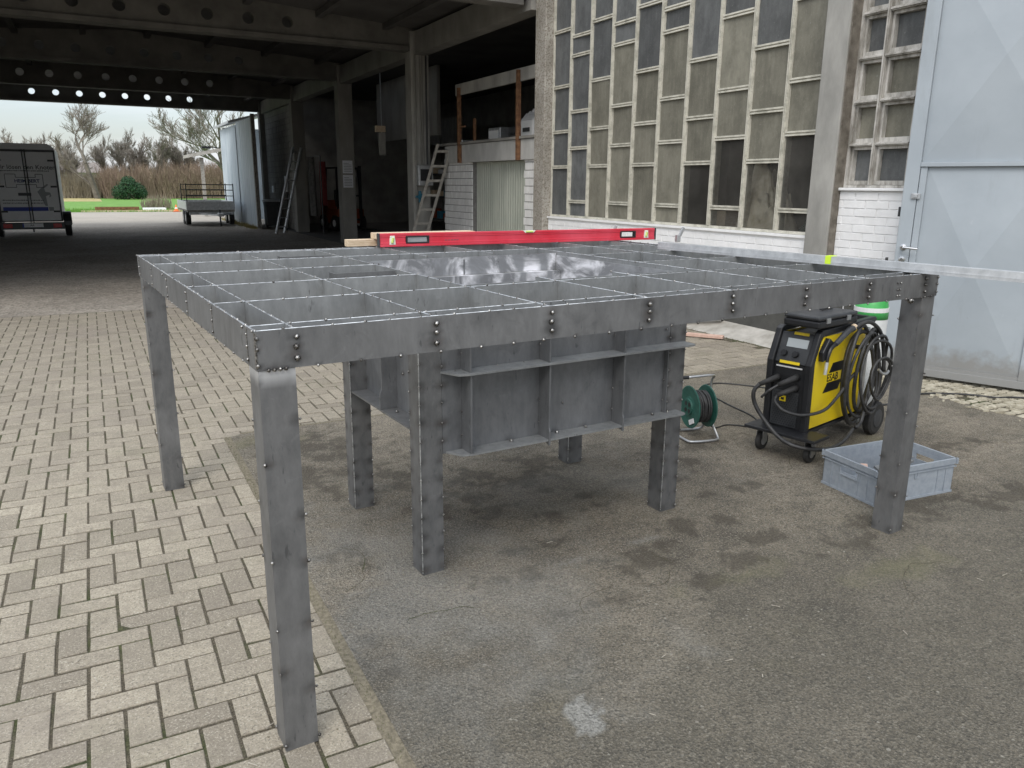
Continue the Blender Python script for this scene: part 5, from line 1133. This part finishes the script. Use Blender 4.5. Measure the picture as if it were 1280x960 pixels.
MB().tube(smooth_path([(-.05, -.05, .215), (.10, -.05, .22), (.15, -.04, .21), (.155, 0, .17), (.155, 0, .0), (.155, .06, -.14), (.14, .10, -.19), (-.03, .11, -.195), (-.06, .08, -.195), (-.06, -.10, -.195), (-.02, -.14, -.195), (.13, -.14, -.195), (.17, -.10, -.19), (.158, -.02, -.1)], 5), .0085, 8).build('tube_stand', M['galv'], rl, smooth=True)
MB().cyl((-.085, -.05, .215), (-.045, -.05, .215), .012, 10).build('handle_grip', M['black'], rl); MB().cyl((-.004, 0, 0), (.155, 0, 0), .012, 8).build('axle', M['galv'], rl)
# timber pieces by the wall
board('reddish_board', 'reddish board lying on the ground beside the wall under the table edge', (5.15, 4.9, .01), (5.62, 4.28, .01), .09, .03, M['wood_pink'])
board('timber_block', 'pale timber block lying by the wall base beyond the reel', (5.75, 5.2, .12), (6.02, 4.75, .12), .08, .05, M['wood'])
board('long_timber', 'long dark timber with yellow end lying along the wall base', (5.62, 6.9, .06), (5.62, 5.0, .06), .08, .05, M['wood_grey'])
# slack rope of dirty cable on the ground behind the machine
tag(MB().tube(smooth_path([(4.55 + .16 * math.cos(t * 1.1) + .05 * math.sin(5 * t), 2.55 + .20 * math.sin(t) + .03 * math.cos(7 * t), .62 - .02 * t) for t in [k * .45 for k in range(30)]], 2), .008, 5).build('chain_bundle', M['cable']), 'tangle of dark chain hanging behind the machine', 'chain') if False else None

# ================================================================ BOX TRAILER in the passage
bt = root('box_trailer', 'closed box trailer seen from behind with lettering on its two rear doors', 'trailer', (-1.85, 24.9, 0))
MB().prism([(-.77, .46), (.77, .46), (.77, 2.50), (.70, 2.60), (.60, 2.64), (-.60, 2.64), (-.70, 2.60), (-.77, 2.50)], 'y', .03, 3.5).build('body', M['trailer_white'], bt, bevel=.01)
g_ = MB().box(-.78, -.735, -.01, .029, .45, 2.47).box(.735, .78, -.01, .029, .45, 2.47).box(-.734, .734, -.01, .029, 2.41, 2.47).box(-.734, .734, -.01, .029, .45, .485); g_.build('rear_frame', M['black'], bt, bevel=.004)
for s, (a, b) in ((0, (-.73, -.012)), (1, (.012, .73))):
    d_ = MB().box(a, b, -.014, .015, .49, 2.405).build('rear_door', M['trailer_white'], bt, bevel=.004)
    for z in (.72, 1.42, 2.15):
        xx = (a, a + .16) if s == 0 else (b - .16, b); MB().box(xx[0], xx[1], -.026, -.0145, z, z + .05).build('hinge', M['black'], d_)
for x in (-.035, .035): MB().cyl((x, -.035, .42), (x, -.035, 2.48), .013, 8).build('locking_bar', M['black'], bt)
MB().box(-.26, .06, -.05, -.016, 1.19, 1.27).box(-.24, -.18, -.056, -.0505, 1.20, 1.26).build('door_latch', M['black'], bt)
def tx(s, size, x, z, mat, al='CENTER', b=.0): text('lettering', s, size, Matrix(((1, 0, 0, x), (0, 0, -1, -.0165), (0, 1, 0, z), (0, 0, 0, 1))), mat, bt, .0008, b, al)
tx('Wir l\u00f6sen den Knoten', .168, -.01, 1.93, M['grey_mark'], b=.003)
tx('HEIM BERT', .13, 0, 1.56, M['navy'], b=.004)
H1 = [(-.53, 1.42), (-.53, 1.79), (-.27, 1.79), (-.27, 1.70), (.22, 1.70), (.22, 1.79), (.40, 1.79), (.40, 1.42), (.22, 1.42), (.22, 1.50), (-.27, 1.50), (-.27, 1.42)]
g_ = MB()
for i in range(len(H1)): a, b = H1[i], H1[(i + 1) % len(H1)]; g_.bar((a[0], -.0165, a[1]), (b[0], -.0165, b[1]), .016, .003, up=(0, -1, 0))
g_.build('emblem_outline', M['grey_mark'], bt)
def dashes(z, h, x0, x1, mat, sd):
    random.seed(sd); g = MB(); x = x0
    while x < x1: wv = random.uniform(.012, .05); g.box(x, min(x + wv, x1), -.0165, -.0145, z, z + h * random.uniform(.7, 1)); x += wv + random.uniform(.006, .016)
    g.build('small_print', mat, bt)
dashes(1.87, .03, -.70, .58, M['grey_mark'], 1); dashes(1.05, .028, -.66, -.04, M['grey_mark'], 2); dashes(.97, .028, -.66, -.04, M['grey_mark'], 3); dashes(1.05, .026, .04, .36, M['grey_mark'], 4); dashes(.97, .026, .04, .36, M['grey_mark'], 5)
MB().box(-.68, .44, -.0163, -.0145, .76, .87).build('blue_stripe', M['blue'], bt); MB().box(.46, .58, -.0163, -.0145, .76, .87).build('print_square', M['pale_mark'], bt)
MB().prism([(.22, 1.30), (.30, 1.12), (.38, .90), (.44, .90), (.42, 1.18), (.52, 1.22), (.50, 1.14), (.56, 1.18), (.54, 1.28), (.42, 1.30), (.40, 1.40), (.52, 1.50), (.48, 1.52), (.34, 1.42)], 'y', -.0160, -.0145).build('faded_figure', M['pale_mark'], bt)
MB().box(-.80, .80, -.03, .06, .24, .44).build('rear_bumper', M['dark_grey'], bt, bevel=.006)
for x in (-.62, .62): MB().box(x - .11, x + .11, -.05, -.031, .28, .40).build('tail_lamp', M['tail'], bt, bevel=.008)
pl = MB().box(-.26, .26, -.042, -.031, .30, .41).build('number_plate', M['trailer_white'], bt); MB().box(-.26, -.225, -.0435, -.0421, .30, .41).build('plate_band', M['blue'], pl)
text('plate_letters', 'AA', .075, Matrix(((1, 0, 0, -.02), (0, 0, -1, -.0432), (0, 1, 0, .33), (0, 0, 0, 1))), M['black'], pl, .0006)
MB().cyl((0, .0, .16), (0, .0, .24), .02, 8).build('tow_pin', M['black'], bt)
for s in (-1, 1):
    x = s * .88 - .09; fd = MB(); 
    pts = [(.62 - .40 * math.cos(t), .33 + .40 * math.sin(t)) for t in [math.pi * k / 10 for k in range(11)]]; inn = [(.62 - .37 * math.cos(t), .33 + .37 * math.sin(t)) for t in [math.pi * k / 10 for k in range(10, -1, -1)]]
    fd.prism(pts + inn, 'x', x - .01, x + .20).build('mudguard', M['black'], bt)
    wh = MB().lathe((x, .62, .33), [(.28, 0), (.33, .015), (.33, .165), (.28, .18)], 24, 'x').build('wheel', M['rubber'], bt); MB().lathe((x - .004, .62, .33), [(.17, 0), (.17, .188)], 18, 'x').build('rim', M['galv'], wh)
MB().cyl((-.85, .62, .33), (.85, .62, .33), .035, 8).build('axle', M['dark_grey'], bt); MB().box(-.05, .05, 3.5, 4.7, .36, .44).build('drawbar', M['galv'], bt)

# ================================================================ FLAT TRAILER in the light beyond the hall
ft = root('flatbed_trailer', 'grey low sided trailer with a tubular front rack standing beside the blue shed', 'trailer', (3.79, 30.5, 0))
MB().box(-.86, .86, .03, 3.4, .50, .58).build('bed', M['wood_grey'], ft)
MB().box(-.87, .87, -.01, .02, .585, .90).build('front_board', M['galv'], ft, bevel=.004)
for x in (-.88, .86): MB().box(x - .01, x + .02, .03, 3.4, .585, .90).build('side_board', M['alu'], ft, bevel=.004)
MB().box(-.85, .85, 3.41, 3.44, .585, .90).build('tail_board', M['galv'], ft)
for z in (.66, .74, .82): MB().box(-.86, .86, -.017, -.0105, z, z + .012).build('board_ridge', M['galv'], ft)
for y in (.0, 1.9):
    g_ = MB()
    for x in (-.85, .85): g_.bar((x, y + .02, .90), (x, y + .02, 1.56), .035, .035)
    for z in (1.52, 1.32, 1.10): g_.bar((-.85, y + .02, z), (.85, y + .02, z), .03, .03)
    g_.build('tubular_rack', M['dark_grey'], ft)
MB().box(-.80, .80, .02, .10, .40, .499).build('cross_member', M['galv'], ft); MB().box(-.05, .25, .05, 3.2, .42, .499).build('chassis', M['galv'], ft)
for s in (-1, 1):
    x = s * .80 - .10
    for y in (.55, 1.35):
        wh = MB().lathe((x, y, .27), [(.23, 0), (.27, .015), (.27, .165), (.23, .18)], 22, 'x').build('wheel', M['rubber'], ft); MB().lathe((x - .004, y, .27), [(.13, 0), (.13, .188)], 16, 'x').build('rim', M['galv'], wh)
MB().bar((-.5, .05, .44), (.15, -1.1, .42), .06, .06).bar((.7, .05, .44), (.15, -1.1, .42), .06, .06).build('drawbar', M['galv'], ft); MB().cyl((.15, -1.12, .12), (.15, -1.12, .62), .03, 8).build('jockey_post', M['dark_grey'], ft)
MB().lathe((.12, -1.12, .08), [(.075, 0), (.075, .06)], 14, 'x').build('jockey_wheel', M['rubber'], ft); MB().box(.05, .25, -1.45, -1.1, .38, .50).build('coupling', M['galv'], ft, bevel=.02)

# ================================================================ things at the edge of the meadow
tag(MB().box(-.1, 2.1, 47.4, 47.55, .06, .22).box(-.1, 2.1, 47.36, 47.39, .0, .06).box(-.1, 2.1, 47.6, 47.63, .2, .24).build('rusty_girder', M['rust']), 'rust brown steel girder lying along the edge of the meadow', 'girder')
tag(MB().box(2.3, 3.5, 47.3, 48.0, .02, .17).build('white_slab', M['trailer_white'], bevel=.02), 'low white slab lying before the bare shrub at the meadow edge', 'slab')
tag(MB().box(-.8, 1.95, 46.9, 47.05, -.02, .06).build('kerb_board', M['wood']), 'long pale board lying left under the rusty girder', 'board'); tag(MB().box(1.98, 4.6, 46.9, 47.05, -.02, .07).build('kerb_board', M['wood']), 'long pale board lying between the white slab and the traffic cone', 'board')
cn = root('traffic_cone', 'small orange traffic cone at the edge of the meadow', 'cone', (3.95, 46.5, 0)); MB().lathe((0, 0, .03), [(.11, 0), (.025, .33), (.015, .35)], 16).build('cone_body', M['cone'], cn); MB().box(-.18, .18, -.18, .18, 0, .03).build('cone_base', M['cone'], cn); MB().lathe((0, 0, .03), [(.084, .12), (.058, .20)], 16).build('white_band', M['white_mark'], cn)
# bare trees
def bare_tree(h, sd, spread=1., lean=0., depth=6, r0=.16, top=False):
    random.seed(sd); tr = MB(); crn = MB()
    def grow(p, d, L, r, lv):
        n = 3; pts = [p]; q = p
        for i in range(n):
            d = (d + Vector((random.gauss(0, .10), random.gauss(0, .10), random.gauss(.03, .06)))).normalized(); q = q + d * L / n; pts.append(q)
        (tr if lv < 2 else crn).tube(pts, r, 5 if lv < 2 else 3, max(.009, r * .66), caps=False)
        if lv >= depth: return
        k = random.choice((2, 3, 3)) if lv < 2 else random.choice((3, 3, 4))
        for i in range(k):
            t = .45 + .55 * (i + random.random()) / k; b = pts[min(n, int(t * n))] if i < k - 1 else q
            ax = Vector((random.gauss(0, 1), random.gauss(0, 1), random.gauss(0, .35))).normalized(); an = random.uniform(.25, .70) * spread
            nd = (d * math.cos(an) + (ax - d * ax.dot(d)).normalized() * math.sin(an)); nd.z = nd.z * .85 + .22; nd.normalize()
            grow(b, nd, L * random.uniform(.60, .80), max(.0095, r * random.uniform(.44, .58)), lv + 1)
    grow(Vector((0, 0, -.1)), Vector((lean, 0, 1)).normalized(), h * .26, r0, 0)
    f = h / max(v[2] for v in crn.v)
    for g in (tr, crn): g.v = [(v[0] * f, v[1] * f, v[2] * f) for v in g.v]
    return tr, crn
def tree(name, label, x, y, h, sd, group='bare trees beyond the meadow', **k):
    r = root(name, label, 'tree', (x, y, 0), 0, group); t, c = bare_tree(h, sd, **k); t.build('trunk', M['bark'], r); c.build('crown', M['twig'], r); return r
t1 = tree('bare_tree', 'tallest bare tree with wide fan crown behind the box trailer roof line', .4, 84, 9.6, 11, lean=-.07, depth=7, r0=.22)
t2 = tree('bare_tree', 'rounded bare tree right of the dark green bush', 6.4, 86, 7.2, 5, r0=.13, depth=7)
t3 = tree('bare_tree', 'slender bare tree between the tallest tree and the green bush', 2.9, 87, 6.9, 8, r0=.10, spread=.85, depth=7)
def tcopy(src, label, x, y, s, rz):
    c = copy_tree(src); c.location = (x, y, 0); c.scale = (s, s, s); c.rotation_euler.z = rz; c['label'] = label
tcopy(t3, 'bare tree directly left of the tallest tree', -3.0, 88, .92, 1.0); tcopy(t2, 'leftmost bare tree above the box trailer', -6.8, 86, .95, 2.2); tcopy(t3, 'second bare tree from the left above the box trailer', -5.0, 90, .85, 4.0)
tcopy(t2, 'bare tree above the dark green bush', 4.3, 90, .92, .9); tcopy(t3, 'bare tree behind the reddish brush left of the blue shed', 8.2, 90, .9, 3.0); tcopy(t2, 'small bare tree close behind the flatbed trailer rack', 10.0, 92, .8, 5.0); tcopy(t3, 'low bare tree in front of the far house roof', -1.4, 92, .8, 2.6)
for x_, y_, sc_, rz_, sr_, lb_ in ((1.5, 93, .95, .4, t3, 'thin bare tree behind the right edge of the tallest tree'), (5.3, 92, .9, 1.9, t3, 'bare tree between the bush tree and the rounded tree'), (7.3, 94, .95, 3.3, t2, 'bare tree behind the rounded tree'), (-2.1, 94, .9, .2, t2, 'bare tree behind the far house'), (-8.2, 90, .9, 1.2, t3, 'bare tree at the far left edge above the box trailer'), (9.2, 88, .95, 2.2, t3, 'bare tree just left of the blue shed eave')):
    tcopy(sr_, lb_, x_, y_, sc_, rz_)
tree('bare_tree', 'near bare tree reaching over the roof of the blue shed', 9.6, 62, 10.5, 17, group=None, lean=-.05, r0=.2, spread=1.15, depth=7)
# reddish brush hedge
def brush(name, x0, x1, y0, y1, h0, h1, n, mat, label, sd):
    random.seed(sd); mb = MB()
    for _ in range(n):
        x = random.uniform(x0, x1); y = random.uniform(y0, y1); t = (x - x0) / (x1 - x0); h = (h0 + (h1 - h0) * t) * random.uniform(.45, 1.05) * (1 + .25 * mn.noise((x * .8, 0, sd)))
        a = random.gauss(0, .18); b = random.gauss(0, .18); p = Vector((x, y, 0)); q = p + Vector((a * h, b * h, h)); 
        for k in range(4):
            s = p + (q - p) * random.uniform(.15, .8) if k else p; e = q if not k else s + Vector((random.gauss(0, .28), random.gauss(0, .2), random.uniform(.3, .8))) * h * .33
            wv = .026 if not k else .016; mb.add([s + Vector((-wv, 0, 0)), s + Vector((wv, 0, 0)), e, s + Vector((0, wv, 0))], [(0, 1, 2), (1, 3, 2), (3, 0, 2)])
    return tag(mb.build(name, mat), label, 'brush', kind='stuff')
brush('brush_hedge', 1.0, 14, 84, 90, 3.3, 4.1, 6500, M['brush'], 'dense reddish brown leafless brush beyond the meadow', 3)
brush('brush_hedge', -14, 1.4, 86, 92, 2.6, 2.8, 4500, M['brush_pale'], 'paler leafless brush behind the box trailer', 4)
brush('bare_shrub', 2.4, 4.0, 49.2, 49.8, .8, .9, 160, M['brush_pale'], 'low bare shrub on the meadow behind the white slab', 6)
# evergreen bush
random.seed(9); mb = MB()
blobs = [(Vector((0, 0, .9)), 1.0), (Vector((.75, .1, .75)), .78), (Vector((-.7, 0, .6)), .68), (Vector((.1, 0, 1.45)), .62), (Vector((1.1, 0, .5)), .5)]
for _ in range(5200):
    c, r = random.choice(blobs); d = Vector((random.gauss(0, 1), random.gauss(0, 1), random.gauss(0, 1))).normalized(); p = c + d * r * random.uniform(.72, 1.08)
    if p.z < .02: continue
    s = random.uniform(.05, .11); a = Vector((random.gauss(0, 1), random.gauss(0, 1), random.gauss(0, 1))).normalized(); b = a.cross(d).normalized(); mb.add([p - a * s, p + b * s * .5, p + a * s, p - b * s * .5], [(0, 1, 2, 3)])
eb = root('evergreen_bush', 'dark green rounded evergreen bush in front of the brush', 'bush', (2.95, 80, 0)); mb.build('foliage', M['yew'], eb); MB().tube([(0, 0, 0), (0, 0, 1.2)], .08, 6).build('stem', M['bark'], eb)
hs = root('far_house', 'small far house with grey roof among the bare trees', 'house', (-1.4, 110, 0)); MB().box(-3.5, 3, 0, 6, 0, 2.6).build('wall', M['apron'], hs)
MB().prism([(-.4, 2.6), (3, 3.9), (6.4, 2.6)], 'x', -3.9, 3.4).build('roof', M['tile_roof'], hs); MB().box(-1.5, -.5, -.05, -.005, 1.0, 2.0).build('window', M['black'], hs)
# tufts at the meadow edge
mb = MB()
for _ in range(5000):
    x = random.uniform(-8, 9); y = 46.6 + abs(random.gauss(0, 2.2)); h = random.uniform(.04, .16); a = random.gauss(0, .4); mb.add([(x - .012, y, -.01), (x + .012, y, -.01), (x + a * h, y, h)], [(0, 1, 2)])
tag(mb.build('grass_tufts', M['grass_ground']), 'short green grass tufts along the meadow edge', 'grass', kind='stuff')
mb = MB()
for _ in range(420):
    y = random.uniform(27.7, 35.4); x = 4.96 - abs(random.gauss(0, .12)); h = random.uniform(.03, .16); a = random.gauss(0, .5); mb.add([(x - .012, y, -.02), (x + .012, y, -.02), (x + a * h, y + a * .5 * h, h)], [(0, 1, 2)])
tag(mb.build('weeds', M['dry_grass']), 'dry weeds along the foot of the blue shed', 'weeds', kind='stuff')
